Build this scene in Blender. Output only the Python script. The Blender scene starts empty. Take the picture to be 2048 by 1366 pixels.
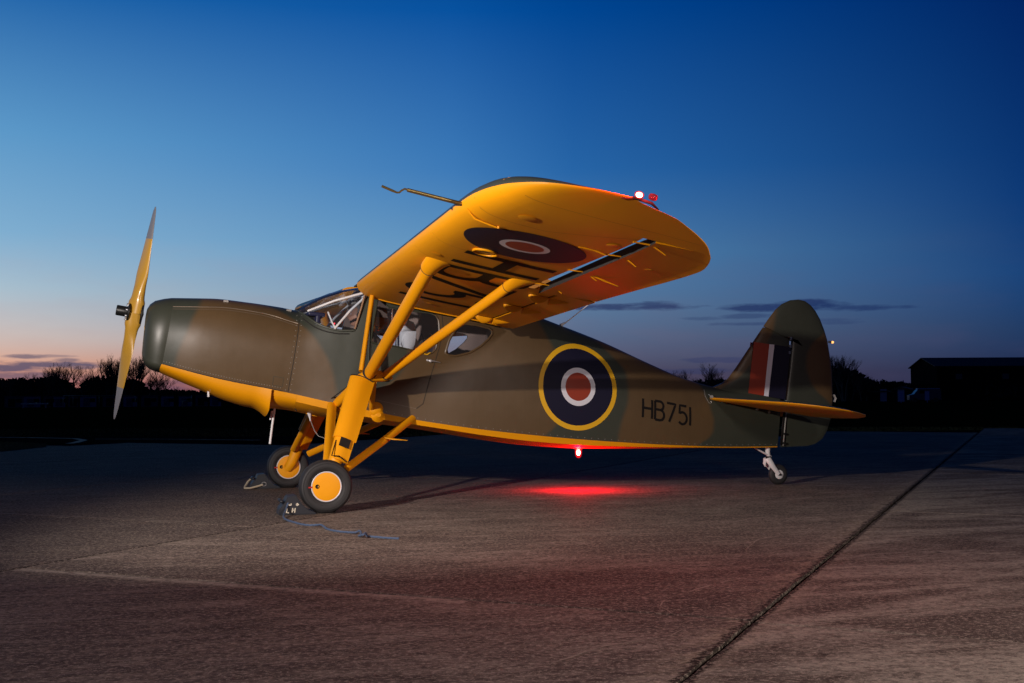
import bpy, bmesh, math, random
from math import sin, cos, tan, pi, sqrt, atan2, radians
from mathutils import Vector, Matrix, noise
from mathutils.bvhtree import BVHTree

S = bpy.context.scene
COL = S.collection
rnd = random.Random(7)

# ------------------------------------------------------------------ camera
CAM = Vector((-1.3693, -11.3389, 0.965)); YAW, PITCH, ROLL, FOC = 0.2955, 0.047, -0.0043, 2341.16
Fw = Vector((sin(YAW)*cos(PITCH), cos(YAW)*cos(PITCH), sin(PITCH)))
R0 = Vector((cos(YAW), -sin(YAW), 0)); U0 = R0.cross(Fw)
Rt = R0*cos(ROLL)+U0*sin(ROLL); Up = -R0*sin(ROLL)+U0*cos(ROLL)
cd = bpy.data.cameras.new("camera"); cam = bpy.data.objects.new("camera", cd); COL.objects.link(cam)
cam.matrix_world = Matrix(((Rt.x, Up.x, -Fw.x, CAM.x), (Rt.y, Up.y, -Fw.y, CAM.y), (Rt.z, Up.z, -Fw.z, CAM.z), (0, 0, 0, 1)))
cd.sensor_width = 36; cd.lens = 36*FOC/2048; cd.clip_end = 9000; cd.clip_start = 0.05
S.camera = cam

def az_dir(px):
    """horizontal unit direction seen at column px of the photograph's layout"""
    d = Fw+Rt*((px-1024)/FOC); d.z = 0; return d.normalized()
def far(px, dist, z=0.0):
    d = az_dir(px)*dist; return Vector((CAM.x+d.x, CAM.y+d.y, z))

# ------------------------------------------------------------------ sky
w = bpy.data.worlds.new("World"); S.world = w; w.use_nodes = True
nt = w.node_tree; nt.nodes.clear()
def N(t, **k):
    n = nt.nodes.new(t)
    for a, b in k.items(): setattr(n, a, b)
    return n
def lin(c): return tuple((x/255/12.92 if x/255 <= .04045 else ((x/255+.055)/1.055)**2.4) for x in c)+(1,)
def M(op, a, b=None, c=None, clamp=False):
    n = N('ShaderNodeMath', operation=op); n.use_clamp = clamp
    for i, v in enumerate((a, b, c)):
        if v is None: continue
        if isinstance(v, (int, float)): n.inputs[i].default_value = v
        else: nt.links.new(v, n.inputs[i])
    return n.outputs[0]
def ramp(fac, stops, interp='LINEAR'):
    r = N('ShaderNodeValToRGB'); nt.links.new(fac, r.inputs[0]); e = r.color_ramp; e.interpolation = interp
    while len(e.elements) < len(stops): e.elements.new(.5)
    for el, (p, c) in zip(e.elements, stops):
        el.position = p; el.color = c
    return r.outputs[0]
def mixc(f, a, b, mode='MIX'):
    m = N('ShaderNodeMix', data_type='RGBA', blend_type=mode); m.clamp_factor = True
    for i, v in ((0, f), (6, a), (7, b)):
        if isinstance(v, (int, float)): m.inputs[i].default_value = v
        elif isinstance(v, tuple): m.inputs[i].default_value = v
        else: nt.links.new(v, m.inputs[i])
    return m.outputs[2]
tc = N('ShaderNodeTexCoord'); sx = N('ShaderNodeSeparateXYZ'); nt.links.new(tc.outputs['Generated'], sx.inputs[0])
X, Y, Z = sx.outputs
elev = M('MULTIPLY', M('ARCSINE', Z), 180/pi)                       # degrees
eh = M('DIVIDE', M('MAXIMUM', elev, 0.0), 90.0, clamp=True)
eh = M('POWER', eh, 0.5)                                             # finer stops near the horizon
def er(deg): return sqrt(max(deg, 0)/90)
azd = M('MULTIPLY', M('ARCTAN2', X, Y), 180/pi)                      # 0 = +Y, growing to the right
AZ0 = -30.0
dd = M('ABSOLUTE', M('SUBTRACT', azd, AZ0)); dd = M('MINIMUM', dd, M('SUBTRACT', 360.0, dd))   # degrees from the sunset
def sky(stops): return ramp(eh, [(er(e), lin(c)) for e, c in stops])
skL = sky([(0, (142, 78, 78)), (.7, (188, 116, 106)), (1.6, (218, 164, 140)), (2.8, (205, 190, 184)), (5, (168, 190, 205)), (7.5, (128, 174, 208)), (12, (92, 152, 200)), (18.5, (26, 98, 168)), (25, (10, 64, 128)), (35, (2, 30, 80)), (90, (0, 6, 34))])
skM = sky([(0, (60, 50, 74)), (1.0, (84, 74, 94)), (2.4, (100, 106, 132)), (4.2, (100, 128, 160)), (7, (88, 140, 184)), (11, (44, 110, 178)), (18.5, (0, 76, 156)), (25, (0, 46, 112)), (35, (0, 20, 62)), (90, (0, 6, 34))])
skR = sky([(0, (30, 32, 58)), (1.2, (34, 44, 76)), (3, (32, 58, 98)), (5.5, (24, 66, 120)), (9, (12, 56, 116)), (18.5, (0, 34, 96)), (25, (0, 20, 66)), (35, (0, 10, 40)), (90, (0, 6, 34))])
skB = sky([(0, (10, 12, 26)), (4, (10, 18, 40)), (12, (2, 16, 50)), (35, (0, 10, 42)), (90, (0, 6, 34))])
def sm(v, a, b):
    m = N('ShaderNodeMapRange', interpolation_type='LINEAR'); nt.links.new(v, m.inputs[0]); m.inputs[1].default_value = a; m.inputs[2].default_value = b
    return m.outputs[0]
c = mixc(sm(dd, 23, 50), skL, skM); c = mixc(sm(dd, 44, 71), c, skR); c = mixc(sm(dd, 71, 150), c, skB)
# clouds: soft thin streaks low over the horizon: (azimuth deg, elevation deg, half width, half height, strength)
nz = N('ShaderNodeTexNoise'); nz.inputs['Scale'].default_value = 1.0; nz.inputs['Detail'].default_value = 6; nz.inputs['Roughness'].default_value = .6
cx = N('ShaderNodeCombineXYZ'); nt.links.new(M('MULTIPLY', azd, .55), cx.inputs[0]); nt.links.new(M('MULTIPLY', elev, 2.6), cx.inputs[1]); nt.links.new(cx.outputs[0], nz.inputs['Vector'])
nf = M('SUBTRACT', nz.outputs[0], .5)
def cazel(px, py):
    d = (Fw+Rt*((px-1024)/FOC)-Up*((py-683)/FOC)).normalized()
    return math.degrees(atan2(d.x, d.y)), math.degrees(math.asin(d.z))
clouds = [(1255, 614, 155, 6.5, 1), (1310, 611, 60, 9, .9), (1570, 614, 130, 9, 1), (1600, 607, 60, 9, 1), (1720, 616, 90, 6, .8), (1495, 632, 55, 5, .55), (1490, 648, 60, 4, .5), (1660, 640, 50, 4, .35), (1680, 645, 40, 4, .35), (1400, 637, 40, 4, .4), (1440, 720, 70, 6, .5), (1380, 742, 90, 6, .5),
          (90, 729, 110, 7, 1), (20, 735, 70, 9, 1), (55, 713, 40, 4.5, .8), (110, 712, 40, 3, .5), (135, 721, 28, 5, .7), (160, 732, 30, 6, .8), (40, 752, 110, 9, .8), (300, 775, 90, 9, .55), (360, 765, 60, 6, .5), (200, 760, 80, 7, .4), (-80, 726, 90, 9, .9), (2250, 640, 140, 9, .6), (-300, 700, 150, 10, .6)]
tot = None
for px, py, hw, hh, st in clouds:
    a, e = cazel(px, py)
    da = M('DIVIDE', M('SUBTRACT', azd, a), hw/40.0); de = M('DIVIDE', M('SUBTRACT', elev, e), hh/40.0)
    r2 = M('ADD', M('MULTIPLY', da, da), M('MULTIPLY', de, de))
    v = M('MULTIPLY', M('SUBTRACT', 1.25, M('ADD', r2, M('MULTIPLY', nf, -3.6)), clamp=True), st)
    tot = v if tot is None else M('MAXIMUM', tot, v)
ccol = mixc(sm(dd, 30, 62), lin((62, 70, 104)), lin((26, 44, 92)))
c = mixc(M('MULTIPLY', tot, .82), c, ccol)
# faint high veil variation
nz2 = N('ShaderNodeTexNoise'); nz2.inputs['Scale'].default_value = .35; nz2.inputs['Detail'].default_value = 3; nt.links.new(cx.outputs[0], nz2.inputs['Vector'])
veil = M('MULTIPLY', M('MULTIPLY', M('SUBTRACT', nz2.outputs[0], .45, clamp=True), 1.2), sm(elev, 9, 2))
c = mixc(M('MULTIPLY', veil, .5), c, mixc(sm(dd, 30, 62), lin((180, 140, 142)), lin((80, 76, 108))))
below = M('LESS_THAN', Z, 0.0)
c = mixc(below, c, lin((22, 20, 24)))
bg = N('ShaderNodeBackground'); bg.inputs[1].default_value = 1.0; nt.links.new(c, bg.inputs[0])
wo = N('ShaderNodeOutputWorld'); nt.links.new(bg.outputs[0], wo.inputs[0])

# ------------------------------------------------------------------ lamps (the scene is lit by photographers' lamps standing left of and behind the camera)
def lamp(name, kind, loc, target, power, color, size=.4, spot=None):
    l = bpy.data.lights.new(name, kind); l.energy = power; l.color = color
    if kind == 'AREA': l.size = size; l.shape = 'DISK'
    else: l.shadow_soft_size = size
    if spot: l.spot_size = radians(spot[0]); l.spot_blend = spot[1]
    o = bpy.data.objects.new(name, l); COL.objects.link(o); o.location = loc
    if target: o.rotation_euler = (Vector(target)-Vector(loc)).to_track_quat('-Z', 'Y').to_euler()
    return o
lamp("key_lamp", 'SPOT', (-5.0, -7.2, 2.85), (1.6, -1.3, 2.1), 2900, (1.0, .89, .82), .07, (64, .75))
lamp("fill_lamp", 'SPOT', (4.2, -12.6, 3.6), (1.5, -7.4, 0.0), 1700, (1.0, .86, .78), .5, (92, 1.0))

S.view_settings.view_transform = 'Standard'; S.view_settings.look = 'None'
S.view_settings.exposure = 0; S.view_settings.gamma = 1
try: S.view_settings.use_curve_mapping = False
except Exception: pass
S.cycles.max_bounces = 6; S.cycles.transparent_max_bounces = 12
S.cycles.sample_clamp_indirect = 4

# ------------------------------------------------------------------ object helpers
def link(name, me, parent=None, mats=(), smooth=True, label=None, cat=None, group=None, kind=None):
    o = bpy.data.objects.new(name, me); COL.objects.link(o); o.parent = parent
    for m in (mats if isinstance(mats, (list, tuple)) else [mats]): me.materials.append(m)
    if smooth:
        for p in me.polygons: p.use_smooth = True
    if label: o['label'] = label
    if cat: o['category'] = cat
    if group: o['group'] = group
    if kind: o['kind'] = kind
    return o
def mesh(name, vs, fs, parent=None, mats=(), smooth=True, sharp=None, **k):
    me = bpy.data.meshes.new(name); me.from_pydata([tuple(v) for v in vs], [], fs); me.validate(); me.update()
    bm = bmesh.new(); bm.from_mesh(me); bmesh.ops.remove_doubles(bm, verts=bm.verts, dist=1e-5); bmesh.ops.recalc_face_normals(bm, faces=bm.faces)
    if smooth and sharp is not None:
        for e in bm.edges:
            if len(e.link_faces) == 2 and e.calc_face_angle(0) > radians(sharp): e.smooth = False
    bm.to_mesh(me); bm.free()
    return link(name, me, parent, mats, smooth, **k)
def empty(name, loc, label, cat, group=None):
    o = bpy.data.objects.new(name, None); COL.objects.link(o); o.location = loc; o.empty_display_size = .2
    o['label'] = label; o['category'] = cat
    if group: o['group'] = group
    return o
class MB:
    def __init__(s): s.v = []; s.f = []
    def add(s, vs, fs):
        n = len(s.v); s.v += [Vector(v) for v in vs]; s.f += [tuple(i+n for i in f) for f in fs]; return s
    def box(s, lo, hi, mat=None, taper=0):
        x0, y0, z0 = lo; x1, y1, z1 = hi
        vs = [Vector(p) for p in ((x0, y0, z0), (x1, y0, z0), (x1, y1, z0), (x0, y1, z0), (x0, y0, z1), (x1, y0, z1), (x1, y1, z1), (x0, y1, z1))]
        if mat: vs = [mat @ v for v in vs]
        return s.add(vs, [(0, 3, 2, 1), (4, 5, 6, 7), (0, 1, 5, 4), (1, 2, 6, 5), (2, 3, 7, 6), (3, 0, 4, 7)])
    def tube(s, pts, r, n=10, cap=True, flat=1.0, up=None):
        """tube through pts; r number or list; flat<1 squeezes along the axis 'up'"""
        pts = [Vector(p) for p in pts]; m = len(pts)
        rs = r if isinstance(r, (list, tuple)) else [r]*m
        vs = []; prev = None
        for i, p in enumerate(pts):
            t = (pts[min(i+1, m-1)]-pts[max(i-1, 0)]).normalized()
            a = Vector(up) if up else (prev if prev else (Vector((0, 0, 1)) if abs(t.z) < .9 else Vector((1, 0, 0))))
            a = (a-t*a.dot(t)).normalized(); b = t.cross(a); prev = a
            for k in range(n):
                th = 2*pi*k/n; vs.append(p+(a*cos(th)*flat+b*sin(th))*rs[i])
        fs = [(i*n+k, i*n+(k+1) % n, (i+1)*n+(k+1) % n, (i+1)*n+k) for i in range(m-1) for k in range(n)]
        if cap: fs += [tuple(range(n-1, -1, -1)), tuple(range((m-1)*n, m*n))]
        return s.add(vs, fs)
    def lathe(s, prof, c, axis, n=40):
        """prof = [(r, h)] about axis through c"""
        axis = Vector(axis).normalized(); a = Vector((0, 0, 1)) if abs(axis.z) < .9 else Vector((1, 0, 0)); a = (a-axis*a.dot(axis)).normalized(); b = axis.cross(a); c = Vector(c)
        vs = [c+axis*h+(a*cos(2*pi*k/n)+b*sin(2*pi*k/n))*max(r, 1e-4) for r, h in prof for k in range(n)]
        m = len(prof); fs = [(i*n+k, i*n+(k+1) % n, (i+1)*n+(k+1) % n, (i+1)*n+k) for i in range(m-1) for k in range(n)]
        return s.add(vs, fs)
    def build(s, name, mats, parent=None, smooth=True, sharp=38, **k): return mesh(name, s.v, s.f, parent, mats, smooth, sharp, **k)
def interp(keys, x):
    if x <= keys[0][0]: return keys[0][1]
    for (a, b), (c_, d) in zip(keys, keys[1:]):
        if x <= c_: return b+(d-b)*(x-a)/(c_-a)
    return keys[-1][1]
def cinterp(keys, x):
    """smooth (monotone-ish cubic) interpolation"""
    n = len(keys)
    if x <= keys[0][0]: return keys[0][1]
    if x >= keys[-1][0]: return keys[-1][1]
    for i in range(n-1):
        if x <= keys[i+1][0]: break
    x0, y0 = keys[i]; x1, y1 = keys[i+1]; h = x1-x0; d = (y1-y0)/h
    def slope(j):
        if j <= 0: return (keys[1][1]-keys[0][1])/(keys[1][0]-keys[0][0])
        if j >= n-1: return (keys[-1][1]-keys[-2][1])/(keys[-1][0]-keys[-2][0])
        a = (keys[j][1]-keys[j-1][1])/(keys[j][0]-keys[j-1][0]); b = (keys[j+1][1]-keys[j][1])/(keys[j+1][0]-keys[j][0])
        return 0 if a*b <= 0 else 2*a*b/(a+b)
    m0, m1 = slope(i), slope(i+1); t = (x-x0)/h
    return y0*(1+2*t)*(1-t)**2+m0*h*t*(1-t)**2+y1*t*t*(3-2*t)+m1*h*t*t*(t-1)

# ------------------------------------------------------------------ materials
def mat(name, col, rough=.5, metal=0, spec=.5, bump=None, vary=None, emit=None, coat=0, noise_scale=None):
    """bump=(scale,strength,dist); vary=(scale, amount)"""
    global nt
    m = bpy.data.materials.new(name); m.use_nodes = True; nt = m.node_tree; b = nt.nodes['Principled BSDF']
    b.inputs['Base Color'].default_value = tuple(col)+(1,) if len(col) == 3 else col
    b.inputs['Roughness'].default_value = rough; b.inputs['Metallic'].default_value = metal; b.inputs['Specular IOR Level'].default_value = spec
    b.inputs['Coat Weight'].default_value = coat; b.inputs['Coat Roughness'].default_value = .15
    if emit: b.inputs['Emission Color'].default_value = tuple(emit[0])+(1,); b.inputs['Emission Strength'].default_value = emit[1]
    if vary or bump:
        t = N('ShaderNodeTexCoord')
    if vary:
        n1 = N('ShaderNodeTexNoise'); n1.inputs['Scale'].default_value = vary[0]; n1.inputs['Detail'].default_value = 6; n1.inputs['Roughness'].default_value = .6
        nt.links.new(t.outputs['Object'], n1.inputs['Vector'])
        f = M('MULTIPLY', M('SUBTRACT', n1.outputs[0], .5), vary[1]*2)
        k = M('ADD', 1.0, f)
        cc = N('ShaderNodeVectorMath', operation='SCALE'); cc.inputs[0].default_value = tuple(col)[:3]; nt.links.new(k, cc.inputs['Scale']); nt.links.new(cc.outputs[0], b.inputs['Base Color'])
        rr = M('ADD', rough, M('MULTIPLY', f, .4)); nt.links.new(rr, b.inputs['Roughness'])
    if bump:
        n2 = N('ShaderNodeTexNoise'); n2.inputs['Scale'].default_value = bump[0]; n2.inputs['Detail'].default_value = 4; nt.links.new(t.outputs['Object'], n2.inputs['Vector'])
        bp = N('ShaderNodeBump'); bp.inputs['Strength'].default_value = bump[1]; bp.inputs['Distance'].default_value = bump[2]; nt.links.new(n2.outputs[0], bp.inputs['Height']); nt.links.new(bp.outputs[0], b.inputs['Normal'])
    return m
YEL = (0.80, 0.32, 0.0); GREEN = (0.046, 0.050, 0.036); BROWN = (0.104, 0.063, 0.028)
m_yel = mat("yellow_paint", YEL, .50, spec=.35, vary=(3.0, .07), bump=(9, .06, .01))
m_white = mat("white_paint", (.72, .70, .70), .35, vary=(8, .06))
m_rubber = mat("tyre_rubber", (.017, .016, .017), .66, vary=(14, .3), bump=(60, .15, .004))
m_alu = mat("bare_aluminium", (.62, .62, .64), .3, 1.0, vary=(12, .12))
m_dark = mat("dark_metal", (.03, .03, .03), .4, .6, vary=(15, .2))
m_black = mat("black_paint", (.009, .007, .007), .75, spec=.15)
m_navy = mat("roundel_blue", (.011, .010, .028), .6, spec=.2)
m_decw = mat("roundel_white", (.72, .70, .76), .45)
m_red = mat("roundel_red", (.30, .034, .012), .45)
m_decy = mat("roundel_yellow", (.78, .42, .01), .45)
m_steel = mat("polished_steel", (.75, .75, .77), .38, .75)
m_greym = mat("grey_paint", (.30, .28, .26), .45, vary=(20, .1))
m_seam = mat("seam_shadow_gap", (.02, .018, .016), .8)
m_seamy = mat("yellow_seam_gap", (.06, .025, .004), .8)
m_prop = mat("propeller_yellow", (.55, .30, .03), .35, vary=(6, .12), coat=.4)
m_tipg = mat("propeller_tip_grey", (.22, .21, .22), .4)
m_brass = mat("brass", (.38, .27, .10), .35, .9)
m_int = mat("cabin_lining", (.34, .235, .20), .8, vary=(8, .2))
m_seat = mat("seat_leather", (.22, .10, .045), .55, vary=(10, .2), bump=(30, .2, .004))
m_panel = mat("instrument_panel_blue", (.012, .014, .05), .5)
m_greenp = mat("green_paint_plain", GREEN, .5, vary=(3, .1))

def camo(name, curves, soft=.035, rough=.39, first=0):
    """brown/green disruptive paint: every curve is a boundary x = f(z); the colour flips at each"""
    global nt
    m = bpy.data.materials.new(name); m.use_nodes = True; nt = m.node_tree; b = nt.nodes['Principled BSDF']
    t = N('ShaderNodeTexCoord'); s = N('ShaderNodeSeparateXYZ'); nt.links.new(t.outputs['Object'], s.inputs[0])
    n0 = N('ShaderNodeTexNoise'); n0.inputs['Scale'].default_value = 2.3; n0.inputs['Detail'].default_value = 2; nt.links.new(t.outputs['Object'], n0.inputs['Vector'])
    xx = M('ADD', s.outputs[0], M('MULTIPLY', M('SUBTRACT', n0.outputs[0], .5), .05)); zz = M('DIVIDE', s.outputs[2], 2.2, clamp=True)
    acc = None
    for sign, pts in curves:
        fc = N('ShaderNodeFloatCurve'); nt.links.new(zz, fc.inputs['Value']); cv = fc.mapping.curves[0]; fc.mapping.use_clip = False
        ps = sorted(((z/2.2, (x+2)/8) for x, z in pts))
        if ps[0][0] > .001: ps = [(0, ps[0][1])]+ps
        if ps[-1][0] < .999: ps = ps+[(1, ps[-1][1])]
        while len(cv.points) < len(ps): cv.points.new(.5, .5)
        for cp, (a, bb) in zip(cv.points, ps): cp.location = (a, bb)
        fc.mapping.update()
        bx = M('SUBTRACT', M('MULTIPLY', fc.outputs[0], 8.0), 2.0)
        mr = N('ShaderNodeMapRange', interpolation_type='SMOOTHSTEP'); nt.links.new(M('SUBTRACT', xx, bx), mr.inputs[0]); mr.inputs[1].default_value = -soft; mr.inputs[2].default_value = soft
        v = M('MULTIPLY', mr.outputs[0], float(sign)); acc = v if acc is None else M('ADD', acc, v)
    if first: acc = M('ADD', acc, float(first))
    acc = M('ADD', acc, 0.0, clamp=True)
    cc = mixc(acc, GREEN+(1,), BROWN+(1,))
    n1 = N('ShaderNodeTexNoise'); n1.inputs['Scale'].default_value = 5; n1.inputs['Detail'].default_value = 8; n1.inputs['Roughness'].default_value = .65; nt.links.new(t.outputs['Object'], n1.inputs['Vector'])
    k = M('ADD', .88, M('MULTIPLY', n1.outputs[0], .24))
    # fine vertical grime streaks
    mp = N('ShaderNodeMapping'); mp.inputs['Scale'].default_value = (38, 38, 1.6); nt.links.new(t.outputs['Object'], mp.inputs[0])
    n3 = N('ShaderNodeTexNoise'); n3.inputs['Scale'].default_value = 1; n3.inputs['Detail'].default_value = 3; nt.links.new(mp.outputs[0], n3.inputs['Vector'])
    k = M('MULTIPLY', k, M('ADD', .94, M('MULTIPLY', n3.outputs[0], .12)))
    sc_ = N('ShaderNodeVectorMath', operation='SCALE'); nt.links.new(cc, sc_.inputs[0]); nt.links.new(k, sc_.inputs['Scale']); nt.links.new(sc_.outputs[0], b.inputs['Base Color'])
    nt.links.new(M('ADD', rough-.06, M('MULTIPLY', n1.outputs[0], .14)), b.inputs['Roughness'])
    n2 = N('ShaderNodeTexNoise'); n2.inputs['Scale'].default_value = 3.5; n2.inputs['Detail'].default_value = 2; nt.links.new(t.outputs['Object'], n2.inputs['Vector'])
    bp = N('ShaderNodeBump'); bp.inputs['Strength'].default_value = .16; bp.inputs['Distance'].default_value = .02; nt.links.new(n2.outputs[0], bp.inputs['Height']); nt.links.new(bp.outputs[0], b.inputs['Normal'])
    return m
b1 = [(-.97, 1.90), (-1.07, 1.65), (-1.20, 1.27)]
b2 = [(-.60, 1.885), (-.45, 1.855), (-.10, 1.66), (.13, 1.38), (.22, 1.10), (.24, .93)]
b3 = [(1.15, 2.1), (1.12, 1.66), (.92, 1.46), (.90, 1.30), (.84, 1.20), (.70, 1.08), (.50, .98), (.40, .80)]
b4 = [(2.28, 1.75), (2.34, 1.58), (2.42, 1.42), (2.46, 1.15), (2.45, .85), (2.40, .68), (2.29, .58)]
b5 = [(2.9, 1.7), (3.05, 1.42), (3.19, 1.24), (3.22, 1.08), (3.20, .90), (3.12, .70), (3.09, .50)]
b6 = [(4.10, 1.2), (4.14, 1.06), (4.19, .88), (4.23, .68), (4.17, .53), (4.02, .44)]
m_camo = camo("disruptive_camouflage_paint", [(1, b1), (-1, b2), (1, b3), (-1, b4), (1, b5), (-1, b6)])
m_camofin = camo("fin_camouflage_paint", [(-1, [(5.10, 2.0), (5.07, 1.79), (5.01, 1.6), (4.86, 1.40), (4.72, 1.26), (4.60, 1.15), (4.42, 1.05), (4.3, .9)]), (1, [(5.75, 1.8), (5.68, 1.65), (5.54, 1.55), (5.45, 1.38), (5.46, 1.20), (5.56, 1.02), (5.70, .90), (5.78, .80)])], first=1)

def glass(name, tint=(.9, .95, 1), refl=.12, dirt=.03):
    global nt
    m = bpy.data.materials.new(name); m.use_nodes = True; nt = m.node_tree; nt.nodes.clear()
    tr = N('ShaderNodeBsdfTransparent'); tr.inputs[0].default_value = tint+(1,)
    gl = N('ShaderNodeBsdfGlossy'); gl.inputs['Roughness'].default_value = .06; gl.inputs[0].default_value = (1, 1, 1, 1)
    df = N('ShaderNodeBsdfDiffuse'); df.inputs[0].default_value = (.5, .5, .55, 1)
    fr = N('ShaderNodeFresnel'); fr.inputs[0].default_value = 1.5
    a = N('ShaderNodeMixShader'); nt.links.new(M('MULTIPLY', fr.outputs[0], .55, clamp=True), a.inputs[0]); nt.links.new(tr.outputs[0], a.inputs[1]); nt.links.new(gl.outputs[0], a.inputs[2])
    b = N('ShaderNodeMixShader'); b.inputs[0].default_value = dirt; nt.links.new(a.outputs[0], b.inputs[1]); nt.links.new(df.outputs[0], b.inputs[2])
    o = N('ShaderNodeOutputMaterial'); nt.links.new(b.outputs[0], o.inputs[0]); return m
m_glass = glass("perspex")
def emitter(name, col, strength):
    global nt
    m = bpy.data.materials.new(name); m.use_nodes = True; nt = m.node_tree; nt.nodes.clear()
    e = N('ShaderNodeEmission'); e.inputs[0].default_value = col+(1,); e.inputs[1].default_value = strength
    o = N('ShaderNodeOutputMaterial'); nt.links.new(e.outputs[0], o.inputs[0]); return m
m_redglow = emitter("lit_red_lens", (1.0, .10, .06), 14.0)
m_hotcore = emitter("lit_lamp_filament", (1.0, .55, .45), 40.0)
def shell(name, col, strength, mixf):
    global nt
    m = bpy.data.materials.new(name); m.use_nodes = True; nt = m.node_tree; nt.nodes.clear()
    e = N('ShaderNodeEmission'); e.inputs[0].default_value = col+(1,); e.inputs[1].default_value = strength
    t = N('ShaderNodeBsdfTransparent'); t.inputs[0].default_value = (1, .5, .45, 1); x = N('ShaderNodeMixShader'); x.inputs[0].default_value = mixf
    nt.links.new(t.outputs[0], x.inputs[1]); nt.links.new(e.outputs[0], x.inputs[2]); o = N('ShaderNodeOutputMaterial'); nt.links.new(x.outputs[0], o.inputs[0]); return m
m_redshell = shell("glowing_red_lens", (1.0, .02, .03), 1.3, .42)
m_tailglow = emitter("lit_white_lens", (1.0, .46, .13), 1.9)

# ------------------------------------------------------------------ ground
A_ = Vector((.65, .76, 0)).normalized(); B_ = Vector((A_.y, -A_.x, 0))      # slab axes
def concrete():
    global nt
    m = bpy.data.materials.new("weathered_concrete"); m.use_nodes = True; nt = m.node_tree; b = nt.nodes['Principled BSDF']
    g = N('ShaderNodeNewGeometry'); P = g.outputs['Position']
    def rot(scale):
        mp = N('ShaderNodeMapping'); mp.inputs['Rotation'].default_value = (0, 0, radians(17)); mp.inputs['Scale'].default_value = scale; nt.links.new(P, mp.inputs[0]); return mp.outputs[0]
    def nz(vec, scale, det=6, ro=.6, dist=0):
        n = N('ShaderNodeTexNoise'); n.inputs['Scale'].default_value = scale; n.inputs['Detail'].default_value = det; n.inputs['Roughness'].default_value = ro; n.inputs['Distortion'].default_value = dist; nt.links.new(vec, n.inputs['Vector']); return n.outputs[0]
    big = nz(P, .45, 5, .6, .6); mid = nz(rot((1, 2.4, 1)), 1.6, 7, .65, .3); fine = nz(rot((.9, 1.1, 1)), 17, 7, .85); grit = nz(rot((.8, .9, 1)), 48, 4, .85); str_ = nz(rot((.7, 3.4, 1)), 2.6, 7, .72, .4); blot = nz(rot((.7, 1.6, 1)), 8, 6, .75, .3)
    base = mixc(sm2(big, .38, .62), (.130, .098, .082, 1), (.215, .172, .145, 1))
    base = mixc(M('MULTIPLY', sm2(mid, .46, .60), .55), base, (.30, .25, .205, 1))
    base = mixc(M('MULTIPLY', sm2(str_, .48, .58), .62), base, (.085, .066, .060, 1))
    base = mixc(M('MULTIPLY', sm2(blot, .50, .62), .40), base, (.080, .062, .055, 1))
    st1 = nz(rot((.9, 1.9, 1)), .9, 8, .68, .9); st2 = nz(rot((.6, 2.2, 1)), 3.2, 7, .72, .5)
    base = mixc(M('MULTIPLY', sm2(st1, .50, .60), .55), base, (.060, .046, .041, 1))
    base = mixc(M('MULTIPLY', sm2(st2, .56, .64), .50), base, (.34, .285, .235, 1))
    # bay right of the main joint: greyer and blotchier
    sp = N('ShaderNodeSeparateXYZ'); nt.links.new(P, sp.inputs[0])
    v = M('ADD', M('MULTIPLY', sp.outputs[0], B_.x), M('MULTIPLY', sp.outputs[1], B_.y))
    right = M('GREATER_THAN', v, 5.24)
    bl = nz(rot((.7, 2.2, 1)), 1.1, 6, .62, .8)
    rcol = mixc(sm2(bl, .42, .58), (.10, .080, .066, 1), (.36, .32, .26, 1))
    base = mixc(M('MULTIPLY', right, .75), base, rcol)
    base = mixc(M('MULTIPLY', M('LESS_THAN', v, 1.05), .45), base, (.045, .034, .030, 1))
    # crumbly pale edge of the main joint
    ed = M('SUBTRACT', 1.0, M('DIVIDE', M('ABSOLUTE', M('SUBTRACT', v, 5.20)), M('ADD', .03, M('MULTIPLY', mid, .32))), clamp=True)
    base = mixc(M('MULTIPLY', M('MULTIPLY', ed, sm2(blot, .44, .56)), .75), base, (.40, .33, .24, 1))
    uu = M('ADD', M('MULTIPLY', sp.outputs[0], A_.x), M('MULTIPLY', sp.outputs[1], A_.y))
    for uc, vlo, vhi, wd, am in ((-4.50, 1.05, 3.9, .075, .95), (-2.12, -9, .5, .035, .45), (.70, 5.3, 12, .03, .4)):
        wob = M('MULTIPLY', M('SUBTRACT', nz(P, 1.3, 4), .5), .10)
        l = M('SUBTRACT', 1.0, M('DIVIDE', M('ABSOLUTE', M('SUBTRACT', M('ADD', uu, wob), uc)), wd), clamp=True)
        ins = M('MULTIPLY', M('GREATER_THAN', v, vlo), M('LESS_THAN', v, vhi))
        base = mixc(M('MULTIPLY', M('MULTIPLY', l, ins), am), base, (.38, .33, .27, 1))
    for vc, ww in ((5.24, .024), (1.05, .014)):
        jd = M('DIVIDE', M('ABSOLUTE', M('SUBTRACT', M('ADD', v, M('MULTIPLY', M('SUBTRACT', blot, .5), .05)), vc)), M('MULTIPLY', M('ADD', M('MULTIPLY', sm2(blot, .40, .60), 1.3), .95), ww))
        base = mixc(M('MULTIPLY', sm2(jd, 1.15, .8), .92), base, (.016, .012, .011, 1))
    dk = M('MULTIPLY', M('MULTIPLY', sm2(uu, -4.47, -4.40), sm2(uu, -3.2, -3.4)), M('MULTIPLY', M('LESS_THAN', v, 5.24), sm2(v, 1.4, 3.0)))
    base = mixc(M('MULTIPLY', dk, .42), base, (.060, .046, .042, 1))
    # hairline cracks
    vo = N('ShaderNodeTexVoronoi', feature='DISTANCE_TO_EDGE'); vo.inputs['Scale'].default_value = .42
    ws = N('ShaderNodeVectorMath', operation='ADD'); nn = N('ShaderNodeTexNoise'); nn.inputs['Scale'].default_value = 1.6; nn.inputs['Detail'].default_value = 5; nt.links.new(P, nn.inputs['Vector'])
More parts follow.
